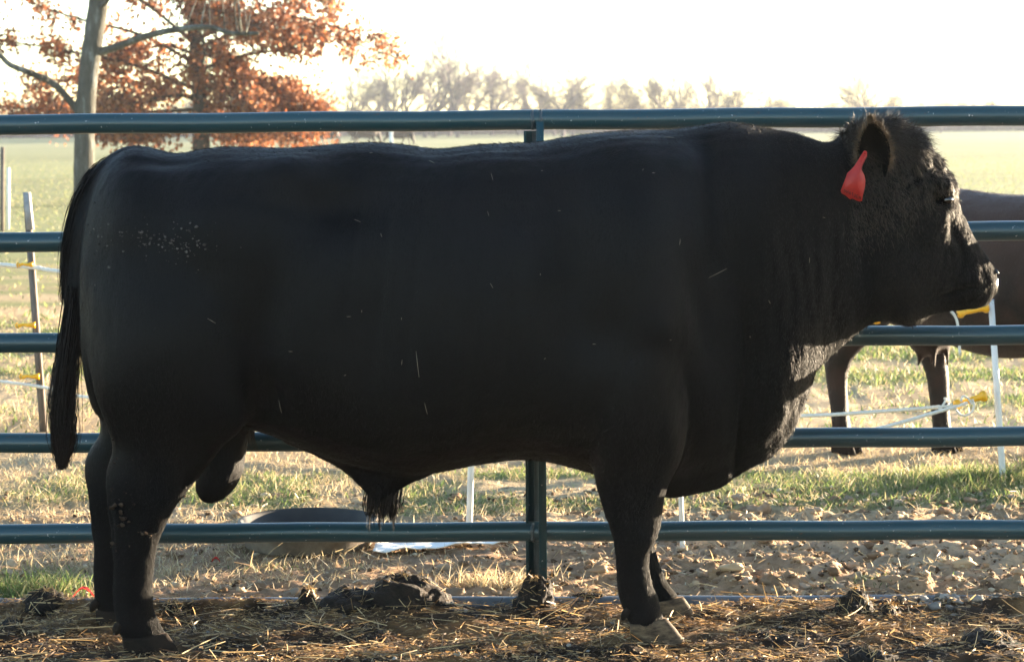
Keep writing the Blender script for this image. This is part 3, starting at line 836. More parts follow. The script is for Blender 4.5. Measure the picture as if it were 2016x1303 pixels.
# coat: short hairs all over, lying back and down
def hair(me, n, seed, length, width, lay, rise, weight, jitter=0.25, curl=0.0, k=2):
    r = np.random.default_rng(seed)
    Pn, Nn = sample_surface(me, n, seed, weight)
    lay = np.array(lay, float) if not callable(lay) else lay(Pn)
    T = lay - (Nn * lay).sum(1, keepdims=True) * Nn
    D = unit(unit(T) + Nn * rise + r.normal(0, jitter, (n, 3)))
    L = r.uniform(0.5, 1.2, n) * (length(Pn) if callable(length) else length)
    side = unit(np.cross(D, Nn) + r.normal(0, 0.25, (n, 3)))
    bend = unit(T) * (L * 0.35)[:, None] - Nn * (L * rise * 0.5)[:, None] + r.normal(0, 1, (n, 3)) * (L * curl)[:, None]
    V, F, _ = ribbons(Pn - Nn * 0.0008, D, L, np.full(n, width) * r.uniform(0.6, 1.3, n), bend, side, k, 1.0)
    return V, F
def hair_obj(name, lst, mat, parent):
    V = []; F = []; o = 0
    for a, f in lst: V.append(a); F.append(f + o); o += len(a)
    return link(name, np_mesh(name, np.concatenate(V), np.concatenate(F), True), mat, parent)
def pxof(Pn):
    return to_px(np.stack([Pn[:, 0], np.full(len(Pn), BY), Pn[:, 2]], 1))
near_w = lambda c: np.where(c[:, 1] < BY + 0.12, 1.0, 0.35)
def wt_neck(c):
    x, y = pxof(c); return sstep(1280, 1450, x) * near_w(c) + 1e-6
def wt_head(c):
    x, y = pxof(c); return sstep(1640, 1720, x) * (1 - sstep(330, 480, y + 0.5 * (x - 1800))) * near_w(c) + 1e-7
def wt_face(c):
    x, y = pxof(c); return sstep(1700, 1780, x) * near_w(c) + 1e-7
def wt_poll(c):
    x, y = pxof(c); return sstep(1655, 1680, x) * (1 - sstep(1800, 1850, x)) * (1 - sstep(275, 320, y)) + 1e-7
def wt_legs(c):
    x, y = pxof(c); return sstep(820, 960, y) + 1e-7
def wt_edge(c):
    x, y = pxof(c); return (sstep(1500, 1540, x) * sstep(600, 700, y) + sstep(1380, 1430, x) * (1 - sstep(270, 300, y)) * (1 - sstep(1560, 1600, x)) * 1.0) + 1e-7
hair_obj('coat_hair', [
    hair(bare_me, 150000, 101, 0.010, 0.0015, (-0.7, 0, -0.75), 0.24, near_w, 0.16),
    hair(bare_me, 60000, 102, 0.011, 0.0015, (-0.25, 0, -1), 0.28, wt_neck, 0.22, 0.15, 3),
    hair(bare_me, 20000, 103, 0.010, 0.0014, (-0.1, 0, -1), 0.25, wt_legs, 0.2, 0.1)], m_hair, bull)
hair_obj('face_hair', [hair(bare_me, 30000, 111, 0.009, 0.0014, (0.45, 0, -1), 0.28, wt_face, 0.25, 0.15)], m_face, bull)
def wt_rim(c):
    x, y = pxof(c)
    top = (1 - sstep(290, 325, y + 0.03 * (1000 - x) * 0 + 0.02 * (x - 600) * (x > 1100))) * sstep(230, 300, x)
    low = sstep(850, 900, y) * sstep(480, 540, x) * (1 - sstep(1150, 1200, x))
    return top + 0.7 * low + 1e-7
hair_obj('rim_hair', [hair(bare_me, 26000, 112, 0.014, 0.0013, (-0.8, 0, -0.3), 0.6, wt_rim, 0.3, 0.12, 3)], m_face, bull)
hair_obj('poll_hair', [
    hair(bare_me, 14000, 104, 0.040, 0.0017, (0.35, 0, -0.5), 0.95, wt_poll, 0.5, 0.45, 5),
    hair(bare_me, 14000, 105, 0.016, 0.0018, (0.3, 0, -1), 0.45, wt_head, 0.35, 0.35, 4)], m_curl, bull)
hair_obj('dewlap_hair', [hair(bare_me, 7000, 106, 0.014, 0.0016, (0.2, 0, -1), 0.5, wt_edge, 0.4, 0.35, 4)], m_face, bull)
# ear fringe: pale long hairs round the ear's rim
r = np.random.default_rng(107)
rim = []
W = 19
for i in range(3, 23):
    for j in (0, 18): rim.append(V1[i * W + j])
for j in range(19): rim.append(V1[22 * W + j])
rim = np.array(rim); n = 2600
Pt = rim[r.integers(0, len(rim), n)] + r.normal(0, 0.003, (n, 3))
cen = V1[:22 * W].mean(0)
D = unit(unit(Pt - cen) + r.normal(0, 0.3, (n, 3)) + np.array([0.1, 0.25, 0.1]))
L = r.uniform(0.007, 0.020, n)
Vh, Fh, _ = ribbons(Pt, D, L, np.full(n, 0.0012), r.normal(0, 0.004, (n, 3)), unit(r.normal(0, 1, (n, 3))), 3)
link('ear_fringe', np_mesh('ear_fringe', Vh, Fh, True), m_fringe, bull)

# long hair ribbons helper for switch, sheath tuft
def strands(roots, tips, n, spread0, spread1, wid, seed, k=7, wave=0.01):
    r = np.random.default_rng(seed)
    path = catmull(np.array(roots, float), 8)
    t0 = r.uniform(*tips, n) if isinstance(tips, tuple) else np.zeros(n)
    Vs = []; m = len(path)
    off = r.normal(0, 1, (n, 3)); ln = r.uniform(0.35, 1.0, n); ph = r.uniform(0, 6, n)
    side = unit(r.normal(0, 1, (n, 3)) * np.array([1, 0.6, 0.2]))
    for j in range(k + 1):
        t = np.clip(t0 + (1 - t0) * ln * j / k, 0, 1)
        f = t * (m - 1); i0 = np.minimum(f.astype(int), m - 2); fr = (f - i0)[:, None]
        c = path[i0] * (1 - fr) + path[i0 + 1] * fr
        sp = np.interp(t, np.linspace(0, 1, len(spread0)), spread0)[:, None]
        c = c + off * sp * np.array([1, 1, 0.4]) + np.stack([np.sin(ph + t * 9), np.cos(ph + t * 7), 0 * t], 1) * wave * t[:, None]
        ww = (wid * (1 - 0.8 * j / k)) * side
        Vs += [c - ww / 2, c + ww / 2]
    V = np.stack(Vs, 1).reshape(-1, 3); base = np.arange(n)[:, None] * (2 * (k + 1))
    F = np.concatenate([base + np.array([[2*j, 2*j+1, 2*j+3, 2*j+2]]) for j in range(k)], 1).reshape(-1, 4)
    return V, F
TY = BY - 0.085
sw_core = MB()
cp = catmull([P(137,640,TY), P(132,700,TY), P(128,760,TY), P(123,820,TY), P(125,870,TY), P(123,905,TY), P(122,925,TY)], 5)
sw_core.tube(cp, list(np.interp(np.linspace(0, 1, len(cp)), [0, .2, .45, .7, .85, 1], [0.014, 0.020, 0.024, 0.026, 0.016, 0.002])), 12)
sv = sw_core
a = strands([P(150,560,TY), P(141,640,TY), P(131,720,TY), P(124,800,TY), P(125,870,TY), P(122,925,TY)], (0.0, 0.85), 2600, [0.010, 0.013, 0.013, 0.014, 0.013, 0.003], None, 0.0026, 108)
b = (np.concatenate(sw_core.V), np.array([f for f in sw_core.F if len(f) == 4]))
hair_obj('tail_switch', [a, b], m_tailh, bull)
# hair fringe where the dock leaves the rump
a = strands([P(290,300,BY), P(230,316,BY), P(190,350,BY-.02), P(158,410,BY-.04), P(140,490,BY-.06), P(128,600,BY-.07)], (0.0, 0.8), 2200, [0.016, 0.017, 0.016, 0.013, 0.011, 0.008], None, 0.0024, 109, wave=0.004)
hair_obj('tail_hair', [a], m_hair, bull)
# tuft on the sheath, wet hanging locks
lk = []
for q, (x0, x1, y1, nn_) in enumerate([(733,727,1052,60), (738,736,1040,50), (742,748,1048,70), (752,756,1035,60), (765,770,1025,90), (772,776,1048,50), (760,750,1020,60), (725,728,1005,60), (780,770,1010,60)]):
    lk.append(strands([P(x0+8,955,BY), P(x0+2,990,BY), P((x0+x1)/2,1015,BY), P(x1,y1,BY)], (0.0, 0.4), nn_, [0.010, 0.009, 0.004, 0.0015], None, 0.0022, 200 + q, wave=0.002))
hair_obj('sheath_tuft', lk, m_tailh, bull)
lk = []
for q in range(14):
    x0 = 486 + q * 0.9
    lk.append(strands([P(x0+4,830,BY-.05), P(x0,858,BY-.05), P(x0+6+q*.3,885,BY-.05)], (0, 0.5), 9, [0.004, 0.003, 0.002], None, 0.0013, 240 + q, wave=0.001))
hair_obj('flank_hair', lk, m_curl, bull)
# small chin and nose whiskers
r = np.random.default_rng(110); n = 60
rt = np.array([P(1958 + r.uniform(-8, 2), 560 + r.uniform(-20, 36), BY + 0.192 - 0.03) for _ in range(n)])
D = unit(np.stack([r.uniform(0.3, 1, n), r.normal(-0.3, 0.4, n), r.uniform(-0.8, 0.2, n)], 1))
Vh, Fh, _ = ribbons(rt, D, r.uniform(0.008, 0.024, n), np.full(n, 0.0009), r.normal(0, 0.002, (n, 3)), unit(r.normal(0, 1, (n, 3))), 3)
link('whiskers', np_mesh('whiskers', Vh, Fh, True), m_curl, bull)

# hooves: two claws each
def hoof(poly, Y, depth, mat, seed):
    """side outline in photo px: coronet rear, coronet front, toe, heel"""
    (x0, y0), (x1, y1), (x2, y2), (x3, y3) = poly
    mb = MB()
    for sgn in (-1, 1):
        yc = Y + sgn * depth * 0.52
        rings_ = []
        for i in range(9):
            t = i / 8
            a = np.array([x0, y0]) * (1 - t) + np.array([x3, y3]) * t
            b = np.array([x1, y1]) * (1 - t) + np.array([x2, y2]) * t
            b = b + np.array([2.5 * math.sin(t * math.pi), 0]) 
            A = P(a[0], a[1], yc); Bp = P(b[0], b[1], yc)
            c = (A + Bp) / 2; h = (Bp - A) / 2
            hw = depth * 0.5 * (0.86 + 0.2 * t) * (1 if i < 8 else 0.9)
            rg = []
            for k in range(28):
                th = 2 * math.pi * k / 28
                cx, sy = math.cos(th), math.sin(th)
                e = 0.9 if cx < 0 else 1.0
                xx = math.copysign(abs(cx) ** e, cx)
                yw = hw * math.copysign(abs(sy) ** 0.95, sy) * (1 - 0.28 * max(0, xx))
                bulge = 1 + 0.008 * math.sin(t * 22)
                rg.append(c + h * xx * bulge + np.array([0, yw - sgn * 0.16 * hw * max(0, xx), 0]))
            rings_.append(np.array(rg))
        mb.loft(rings_)
    o = mb.build('hoof', mat, bull)
    return o
hoof([(1240,1228),(1312,1216),(1356,1274),(1243,1274)], BY - 0.16, 0.058, m_hoof, 1)
hoof([(1278,1186),(1345,1174),(1374,1222),(1296,1225)], BY + 0.18, 0.055, m_hoof, 2)
hoof([(240,1256),(328,1246),(352,1286),(246,1294)], BY - 0.17, 0.060, m_hoofd, 3)
hoof([(188,1202),(262,1200),(290,1240),(190,1242)], BY + 0.17, 0.056, m_hoofd, 4)
def dewclaw(px, py, Y, rx, mat):
    mb = MB(); a = P(px + 6, py - 10, Y); b = P(px - 4, py + 4, Y); c = P(px - 7, py + 12, Y)
    mb.tube([a, (a + b) / 2, b, c], [rx * 0.55, rx * 0.75, rx * 0.6, rx * 0.2], 12); mb.build('dewclaw', mat, bull)
dewclaw(232, 1237, BY - 0.20, 0.020, m_hoofd); dewclaw(234, 1237, BY - 0.14, 0.020, m_hoofd)
dewclaw(186, 1192, BY + 0.14, 0.018, m_hoofd); dewclaw(186, 1192, BY + 0.20, 0.018, m_hoofd)
dewclaw(1232, 1208, BY - 0.19, 0.016, m_hoofd); dewclaw(1234, 1208, BY - 0.13, 0.016, m_hoofd)
dewclaw(1275, 1168, BY + 0.15, 0.014, m_hoofd); dewclaw(1275, 1168, BY + 0.21, 0.014, m_hoofd)
# eyes
def uv_sphere(c, rad, seg=16):
    V = []; F = []
    for i in range(seg + 1):
        for j in range(seg * 2):
            th = math.pi * i / seg; ph = math.pi * j / seg
            V.append((c[0] + rad[0] * math.sin(th) * math.cos(ph), c[1] + rad[1] * math.sin(th) * math.sin(ph), c[2] + rad[2] * math.cos(th)))
    n = seg * 2
    for i in range(seg):
        for j in range(n): F.append((i * n + j, (i + 1) * n + j, (i + 1) * n + (j + 1) % n, i * n + (j + 1) % n))
    return V, F
for s_ in (-1, 1):
    mb = MB(); c = P(1864, 394, BY + 0.142 + s_ * 0.066); mb.add(*uv_sphere(c, (0.019, 0.019, 0.017))); mb.build('eye', m_eye, bull)
# wet muzzle pad with nostril rims
mb = MB(); c = P(1952, 560, BY + 0.192); mb.add(*uv_sphere(c, (0.018, 0.042, 0.036))); mb.build('muzzle', m_nose, bull)
for s_ in (-1, 1):
    mb = MB(); c = P(1960, 542, BY + 0.192 + s_ * 0.029)
    mb.tube([c + 0.013 * np.array([0.35 * math.cos(a), 0.5 * math.cos(a) * s_, math.sin(a)]) for a in np.linspace(0.3, 5.4, 16)], 0.005, 8)
    mb.build('nostril', m_nose, bull)

# ear tag
TGY = EY - 0.075
outl = [(1699,300),(1703,297),(1707,299),(1707,308),(1700,320),(1696,333),(1698,338),(1702,345),(1704,356),(1703,368),(1699,384),(1697,396),(1692,397),(1686,395),(1678,391),(1674,393),(1670,390),(1666,386),(1657,381),(1655,376),(1660,363),(1665,350),(1668,341),(1675,335),(1682,327),(1690,315)]
def plate(outl, Y, thick, curve=0.0):
    f = []; b = []
    x0 = min(p[0] for p in outl); x1 = max(p[0] for p in outl)
    for x, y in outl:
        t = (x - x0) / (x1 - x0); yy = Y - curve * math.sin(t * math.pi)
        f.append(P(x, y, yy)); b.append(P(x, y, yy) + np.array([0, thick, 0]))
    n = len(outl); cf = np.mean(f, 0) + [0, -curve * 0.4, 0]; cb = cf + [0, thick, 0]
    V = f + b + [cf, cb]; F = []
    for i in range(n):
        j = (i + 1) % n
        F += [(i, j, 2 * n), (n + j, n + i, 2 * n + 1), (j, i, n + i, n + j)]
    return V, F
mb = MB(); mb.add(*plate(outl, TGY, 0.002, 0.008)); tg = mb.build('ear_tag', m_tag, bull, smooth=False)
tg['label'] = 'red plastic ear tag hanging from the near ear'
mb = MB(); c = P(1703, 301, TGY - 0.002); mb.tube([c, c + [0, -0.006, 0]], [0.006, 0.005], 14); st = mb.build('tag_button', m_tag, tg); 
# faint dark lettering band low on the tag (not legible in the photo either)
mb = MB(); r = np.random.default_rng(5)
for i in range(7):
    x = 1662 + i * 4.9; y = 373 + i * 2.25
    for (dx, dy, ex, ey) in [[(0,0,0,6),(0,0,3,3),(3,3,3,6)], [(0,0,0,6),(3,0,3,6),(0,3,3,3)], [(0,6,1.5,0),(1.5,0,3,6)], [(0,0,3,0),(1.5,0,1.5,6)], [(0,0,0,6),(0,6,3,6),(3,6,3,0)], [(0,0,3,0),(0,0,0,6),(0,6,3,6),(0,3,2,3)], [(0,0,0,6),(0,0,3,6),(3,6,3,0)]][i]:
        t = (x + dx - 1655) / 52; yy = TGY - 0.010 * math.sin(t * math.pi) - 0.0035
        mb.tube([P(x + dx, y + dy, yy), P(x + ex, y + ey, yy)], 0.0007, 5)
mb.build('tag_lettering', m_ink, tg)

# dried mud flecks on the rump and straw bits caught in the coat
def on_coat(pxs, pys):
    """nearest body surface point facing the camera for photo pixels"""
    v, nn = get_vn(body_me)
    near = v[:, 1] < BY + 0.05
    v = v[near]; nn = nn[near]; qx, qy = to_px(v)
    out = []; on = []
    for x, y in zip(pxs, pys):
        d = (qx - x) ** 2 + (qy - y) ** 2 + 2000 * (v[:, 1] - BY)
        cand = np.where((qx - x) ** 2 + (qy - y) ** 2 < 110)[0]
        if len(cand) == 0: continue
        i = cand[np.argmin(v[cand, 1])]
        out.append(v[i] + [(x - qx[i]) / 690, 0, -(y - qy[i]) / 690]); on.append(nn[i])
    return np.array(out), np.array(on)
r = np.random.default_rng(300)
mx = np.concatenate([r.normal(330, 55, 110), r.normal(275, 14, 14), r.normal(372, 14, 18), r.normal(200, 12, 24)])
my = np.concatenate([r.normal(475, 22, 110), r.normal(464, 6, 14), r.normal(488, 8, 18), r.normal(480, 60, 24)])
mp, mn = on_coat(mx, my)
lx2 = np.concatenate([r.normal(235, 14, 40), r.normal(180, 8, 16), r.normal(285, 8, 10)]); ly2 = np.concatenate([r.normal(980, 60, 40), r.normal(970, 40, 16), r.normal(1046, 5, 10)])
lp, ln_ = on_coat(lx2, ly2)
V, F, cc = lumps(lp + ln_ * 0.004, np.clip(r.exponential(0.0022, len(lp)) + 0.001, 0, 0.007), [(0.035, 0.022, 0.014), (0.06, 0.04, 0.026), (0.02, 0.013, 0.009)], 302, 6, 0.9)
tag(link('leg_mud', np_mesh('leg_mud', V, F, True, cc), m_stone, bull), kind='stuff')
V, F, cc = lumps(mp + mn * 0.009, np.clip(r.exponential(0.0010, len(mp)) + 0.0009, 0, 0.0040), [(0.085, 0.075, 0.066), (0.05, 0.043, 0.038), (0.12, 0.11, 0.10)], 301, 6, 0.9)
tag(link('dried_mud', np_mesh('dried_mud', V, F, True, cc), m_stone, bull), kind='stuff')
fl = [(707,440,18,40),(824,715,50,85),(839,800,24,80),(557,797,26,92),(968,352,16,80),(1316,278,20,-10),(1408,538,46,-18),(850,325,14,50),(722,288,8,20),(732,308,6,0),(1590,512,10,90),(415,632,18,30),(688,622,8,0),(575,690,8,0),(795,712,10,100),(1170,678,6,0),(1100,418,6,0),(752,466,8,70),(1285,345,6,0),(1640,255,8,60),(1512,592,10,80),(960,425,6,10),(1618,430,12,110),(1333,478,10,60)]
for q in range(10): fl.append((r.uniform(480, 1650), r.uniform(300, 800), r.uniform(3, 5), r.uniform(0, 180)))
sp_, sn_ = on_coat([f[0] for f in fl], [f[1] for f in fl])
m_fleck = M_noise('straw_fleck', [(0.3, (0.16, 0.14, 0.10)), (0.8, (0.32, 0.28, 0.21))], 40)
for p, nrm, f in zip(sp_, sn_, fl):
    mb = MB()
    a = R(f[3]); d = np.array([math.cos(a), 0, -math.sin(a)]); d = d - (d @ nrm) * nrm; d /= np.linalg.norm(d)
    L = f[2] / 690
    mb.tube([p + nrm * 0.011 - d * L / 2, p + nrm * 0.012, p + nrm * 0.011 + d * L / 2], [0.0004, 0.0008, 0.0004], 5)
    mb.build('straw_fleck', m_fleck, bull)

# ------------------------------------------------------------------ cows behind
def cow_mesh(voxel, grazing=False):
    """side profile in metres, heading +x, feet at z=0; x: 0 rump .. 1.5 chest"""
    B = MB()
    def bl(st):
        st = catmull(np.array(st, float), 4)
        B.loft([ring(np.array([a, 0, b]), np.array([c, 0, d]), hw, 0, 2.2, 0.0, 28) for a, b, c, d, hw in st])
    if grazing:
        neck = [(1.62,1.16,1.50,0.60,0.15),(1.78,0.98,1.58,0.52,0.11),(1.88,0.72,1.68,0.44,0.09),(1.93,0.45,1.76,0.36,0.09),(1.95,0.25,1.82,0.20,0.07),(1.93,0.08,1.86,0.08,0.04)]
    else:
        neck = [(1.62,1.24,1.55,0.62,0.16),(1.78,1.30,1.72,0.80,0.12),(1.92,1.38,1.86,0.98,0.10),(2.04,1.36,1.96,1.04,0.10),(2.20,1.22,2.10,1.02,0.08),(2.34,1.08,2.28,0.96,0.055)]
    bl([(0.0,1.0,0.02,0.75,0.12),(0.05,1.18,0.08,0.62,0.20),(0.2,1.25,0.25,0.58,0.24),(0.45,1.24,0.45,0.54,0.27),(0.8,1.21,0.8,0.48,0.31),(1.1,1.22,1.1,0.50,0.30),(1.35,1.26,1.35,0.54,0.25),(1.5,1.26,1.48,0.56,0.20)] + neck)
    def lg(st, y):
        st = catmull(np.array(st, float), 4)
        B.loft([np.array([((a+b)/2 + (b-a)/2*math.cos(t), y + hd*math.sin(t), z) for t in np.linspace(0, 2*math.pi, 18, endpoint=False)]) for z, a, b, hd in st])
    for s, o in ((1, 0.20), (-1, -0.16)):
        lg([(1.0,0.06,0.40,0.10),(0.8,0.02+o*.1,0.40,0.12),(0.66,0.05+o*.2,0.34+o*.3,0.09),(0.55,0.04+o*.5,0.24+o*.5,0.06),(0.46,-0.02+o*.8,0.16+o*.8,0.055),(0.36,0.0+o,0.135+o,0.046),(0.2,0.035+o,0.14+o,0.042),(0.1,0.05+o,0.16+o,0.046),(0.0,0.05+o,0.19+o,0.045)], s * 0.17)
        lg([(0.95,1.22,1.45,0.08),(0.75,1.24,1.45,0.10),(0.6,1.25+o*.2,1.41+o*.2,0.080),(0.45,1.27+o*.6,1.39+o*.6,0.058),(0.38,1.265+o*.8,1.395+o*.8,0.056),(0.25,1.28+o,1.37+o,0.042),(0.12,1.27+o,1.38+o,0.044),(0.0,1.26+o,1.42+o,0.05)], s * 0.16)
        ex = 1.96 if not grazing else 1.84; ez = 1.30 if not grazing else 0.52
        B.tube([(ex, s*0.08, ez), (ex-0.03, s*0.16, ez+0.01), (ex-0.05, s*0.24, ez-0.02)], [0.02, 0.045, 0.01], 10)
    # udder with teats
    B.tube([(0.36,0,0.62),(0.38,0,0.52),(0.40,0,0.47)], [0.12,0.11,0.05], 14)
    for a, b in ((0.34, .05), (0.34, -.05), (0.44, .05), (0.44, -.05)): B.tube([(a, b, 0.52), (a, b, 0.41)], [0.02, 0.012], 8)
    B.tube(catmull([(0.06,0,1.2),(-0.03,0,1.1),(-0.05,0,0.8),(-0.05,0,0.5)], 3), [0.035]*4+[0.025]*3+[0.03]*3, 10)
    me = fuse(B, voxel, 4)
    v, nn = get_vn(me)
    set_v(me, v + nn * (0.006 * fbm(v * 9, 3, 71))[:, None])
    me.name = 'body'
    return me
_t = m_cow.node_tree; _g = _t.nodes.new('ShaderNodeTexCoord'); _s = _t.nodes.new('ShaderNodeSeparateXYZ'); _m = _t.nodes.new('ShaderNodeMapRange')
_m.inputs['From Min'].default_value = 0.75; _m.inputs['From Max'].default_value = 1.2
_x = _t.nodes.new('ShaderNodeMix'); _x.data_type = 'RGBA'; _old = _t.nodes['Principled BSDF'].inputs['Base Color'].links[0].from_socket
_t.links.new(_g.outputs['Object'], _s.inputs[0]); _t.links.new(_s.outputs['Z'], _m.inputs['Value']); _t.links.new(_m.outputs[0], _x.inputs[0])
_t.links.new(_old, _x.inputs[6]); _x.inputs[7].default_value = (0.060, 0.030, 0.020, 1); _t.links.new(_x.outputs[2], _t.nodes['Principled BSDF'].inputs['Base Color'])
cow_me = cow_mesh(0.016)
gh = G(1775, 893)
yaw = R(-46)
cow = empty('cow', (gh[0] - 0.10, gh[1] + 0.16, 0), yaw)
cow.scale = (0.82, 1.0, 0.95)
tag(cow, 'dark brown cow standing behind the fence at right, half hidden by the bull\'s head', 'cow')
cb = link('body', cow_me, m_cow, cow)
V, F = hair(cow_me, 45000, 120, 0.016, 0.002, (-0.6, 0, -0.8), 0.35, None, 0.3, 0.1)
link('coat_hair', np_mesh('coat_hair', V, F, True), m_cow, cow)
for s, o in ((1, 0.20), (-1, -0.16)):
    for bx, yy in ((0.05 + o, s * 0.17), (1.27 + o, s * 0.16)):
        mb = MB()
        for q in (-1, 1):
            mb.loft([np.array([(bx + 0.075 + (0.062 + 0.02*t)*math.cos(a) + 0.018*t, yy + q*0.027 + 0.026*math.sin(a), 0.075*(1-t) - 0.002) for a in np.linspace(0, 2*math.pi, 16, endpoint=False)]) for t in (0, 0.35, 0.7, 1)])
        mb.build('hoof', m_hoofd, cow)
# distant cattle on the pasture
far_me = cow_mesh(0.045, True)
far2 = cow_mesh(0.045, False)
labels = ['far grazing cow, leftmost of the distant herd, seen under the top rail', 'far cow below the top rail, second from the left in the herd',
          'far cow standing broadside in the middle of the distant herd', 'far cow just left of the small white marker board']
for i, (px, d, yw, me) in enumerate([(668, 150, 2.6, far_me), (702, 158, 0.4, far_me), (738, 163, 3.3, far2), (764, 150, -0.3, far_me)]):
    x = (px - 1008) / FPX * d
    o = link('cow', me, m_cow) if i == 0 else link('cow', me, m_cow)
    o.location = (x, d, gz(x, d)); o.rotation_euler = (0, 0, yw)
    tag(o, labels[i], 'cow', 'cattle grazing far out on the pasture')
mb = MB(); x = (774 - 1008) / FPX * 148
mb.box((x, 148, 0.35), (0.11, 0.05, 0.55)); mb.box((x, 148, 0.93), (0.14, 0.07, 0.03))
tag(mb.build('marker_board', m_white, smooth=False), 'small white upright marker right of the distant herd', 'marker')

# ------------------------------------------------------------------ electric fence: stake, posts, ropes, handles
def off_pt(px, py, d): return P(px, py, d)
dS = G(85, 850)[1]
stake = empty('wooden_stake', (G(85, 850)[0], dS, 0))
tag(stake, 'weathered grey stake leaning left behind the fence, left of the bull\'s tail', 'stake')
mb = MB(); a = P(87, 862, dS); b = P(52, 380, dS)
V = []
for p, wd in ((a, 0.016), (b, 0.0135)):
    for dx, dy in ((-1,-1),(1,-1),(1,1),(-1,1)): V.append(p + [dx * wd, dy * 0.018, 0])
mb.add(V, [(0,3,2,1),(4,5,6,7),(0,1,5,4),(1,2,6,5),(2,3,7,6),(3,0,4,7)])
mb.build('shaft', m_stake, stake, smooth=False)
mb = MB(); t0 = P(47 + 5.6, 379, dS); t1 = P(60, 452, dS); V = []
for p in (t1, t0):
    for dx, dy in ((-1,-1),(1,-1),(1,1),(-1,1)): V.append(p + [dx * 0.0150, dy * 0.0195, 0])
mb.add(V, [(0,3,2,1),(4,5,6,7),(0,1,5,4),(1,2,6,5),(2,3,7,6),(3,0,4,7)])
mb.build('painted_top', m_greyp, stake, smooth=False)
def insul(px, py, d, parent, s=1.0):
    mb = MB(); c = P(px, py, d - 0.03)
    mb.tube([c + [-0.045*s, 0, -0.002], c + [-0.02*s, 0, 0.003], c, c + [0.03*s, 0, 0]], [0.013*s, 0.007*s, 0.009*s, 0.013*s], 12)
    mb.tube([c + [-0.05*s, 0, 0.012], c + [-0.058*s, 0, 0], c + [-0.05*s, 0, -0.014]], 0.004, 8)
    mb.tube([c + [0.03*s, 0.0, 0.014*s], c + [0.03*s, 0, -0.014*s]], 0.009*s, 10)
    return mb.build('insulator', m_yel, parent)
insul(54, 640, dS, stake); insul(62, 741, dS, stake); insul(52, 521, dS, stake, 0.8)
def rope(name, pts, rad, label, grp=None):
    pts = catmull(pts, 6)
    mb = MB(); n = len(pts)
    mb.tube(pts, rad, 8)
    # twisted strands around the core
    for q in range(2):
        ang = np.cumsum(np.concatenate([[0], np.linalg.norm(np.diff(pts, axis=0), axis=1)])) * 60
        fine = catmull(pts, 5); L = np.cumsum(np.concatenate([[0], np.linalg.norm(np.diff(fine, axis=0), axis=1)])) * 130
        mb.tube(fine + np.stack([0*L, np.cos(L + q * math.pi), np.sin(L + q * math.pi)], 1) * rad * 0.75, rad * 0.45, 5)
    return tag(mb.build(name, m_rope), label, 'rope', grp)
RG = 'electric fence ropes behind the pipe fence'
# the back run of ropes passes the stake and reaches across behind the animals
rope('rope', [P(-700, 470, dS), P(0, 521, dS - .02), P(130, 536, dS - .04), P(600, 588, dS - 0.25), P(1180, 622, dS - 0.6), P(1712, 632, dS - 0.95)], 0.0105, 'upper white rope crossing the stake left of the bull', RG)
rope('rope', [P(-700, 700, dS), P(0, 751, dS - .02), P(190, 784, dS - .04), P(600, 806, dS - 0.3), P(1180, 826, dS - 0.7), P(1560, 819, dS - 1.0), P(1700, 812, dS - 1.1), P(1850, 801, dS - 1.2)], 0.0080, 'lower white rope crossing the stake and ending in a knot at right', RG)
dW = G(1975, 945)[1]
rope('rope', [P(1600, 872, dW - 0.2), P(1750, 838, dW - .1), P(1830, 815, dW - .08), P(1905, 793, dW - .06)], 0.0072, 'thick white rope running up to the lower yellow gate handle', RG)
def post(a, b, d, rad, label):
    mb = MB(); A = P(*a, d); Bp = P(*b, d); mb.tube([A + (A - Bp) * 0.03, A, (A + Bp) / 2, Bp], [rad * 0.7, rad, rad, rad * 0.9], 14)
    return tag(mb.build('fence_post', m_wpost), label, 'fence post', 'white step-in posts of the electric fence')
post((1975, 947), (1951, 590), dW, 0.0135, 'tall white rod post standing in grass at right, below the bull\'s muzzle')
post((1344, 1078), (1333, 780), G(1344, 1072)[1], 0.0085, 'thin white rod post under the bull\'s brisket')
post((923, 1060), (934, 700), G(923, 1055)[1], 0.0115, 'white rod post seen under the bull\'s belly left of the fence upright')
def handle(px0, py0, px1, py1, d, label):
    root = empty('gate_handle', P((px0 + px1) / 2, (py0 + py1) / 2, d)); tag(root, label, 'gate handle', 'yellow handles of the electric fence')
    a = P(px0, py0, d); b = P(px1, py1, d); mb = MB(); n = 14
    pts = [a + (b - a) * i / n for i in range(n + 1)]
    rad = [0.016, 0.020, 0.020, 0.013, 0.011, 0.0115, 0.0125, 0.0115, 0.0125, 0.0115, 0.013, 0.014, 0.022, 0.024, 0.018]
    mb.tube(pts, rad, 16); mb.build('grip', m_yel, root)
    mb = MB(); dirv = (a - b) / np.linalg.norm(a - b)
    mb.tube([a, a + dirv * 0.02, a + dirv * 0.03 + [0, 0, 0.012], a + dirv * 0.018 + [0, 0, 0.022]], 0.003, 6); mb.build('hook', m_galv, root)
handle(1878, 798, 1942, 778, dW - 0.05, 'yellow gate handle with white cord knotted round it, left of the tall white post')
handle(1885, 618, 1946, 604, dW - 0.02, 'yellow gate handle just under the bull\'s muzzle')
insul2 = MB(); c = P(1725, 632, dW); insul2.tube([c + [-0.015, 0, 0], c, c + [0.015, 0, 0]], [0.01, 0.014, 0.01], 12)
tag(insul2.build('rope_ring', m_yel), 'small yellow ring visible between the bull\'s throat and jaw', 'rope ring')
mb = MB(); kd = dW - 0.07
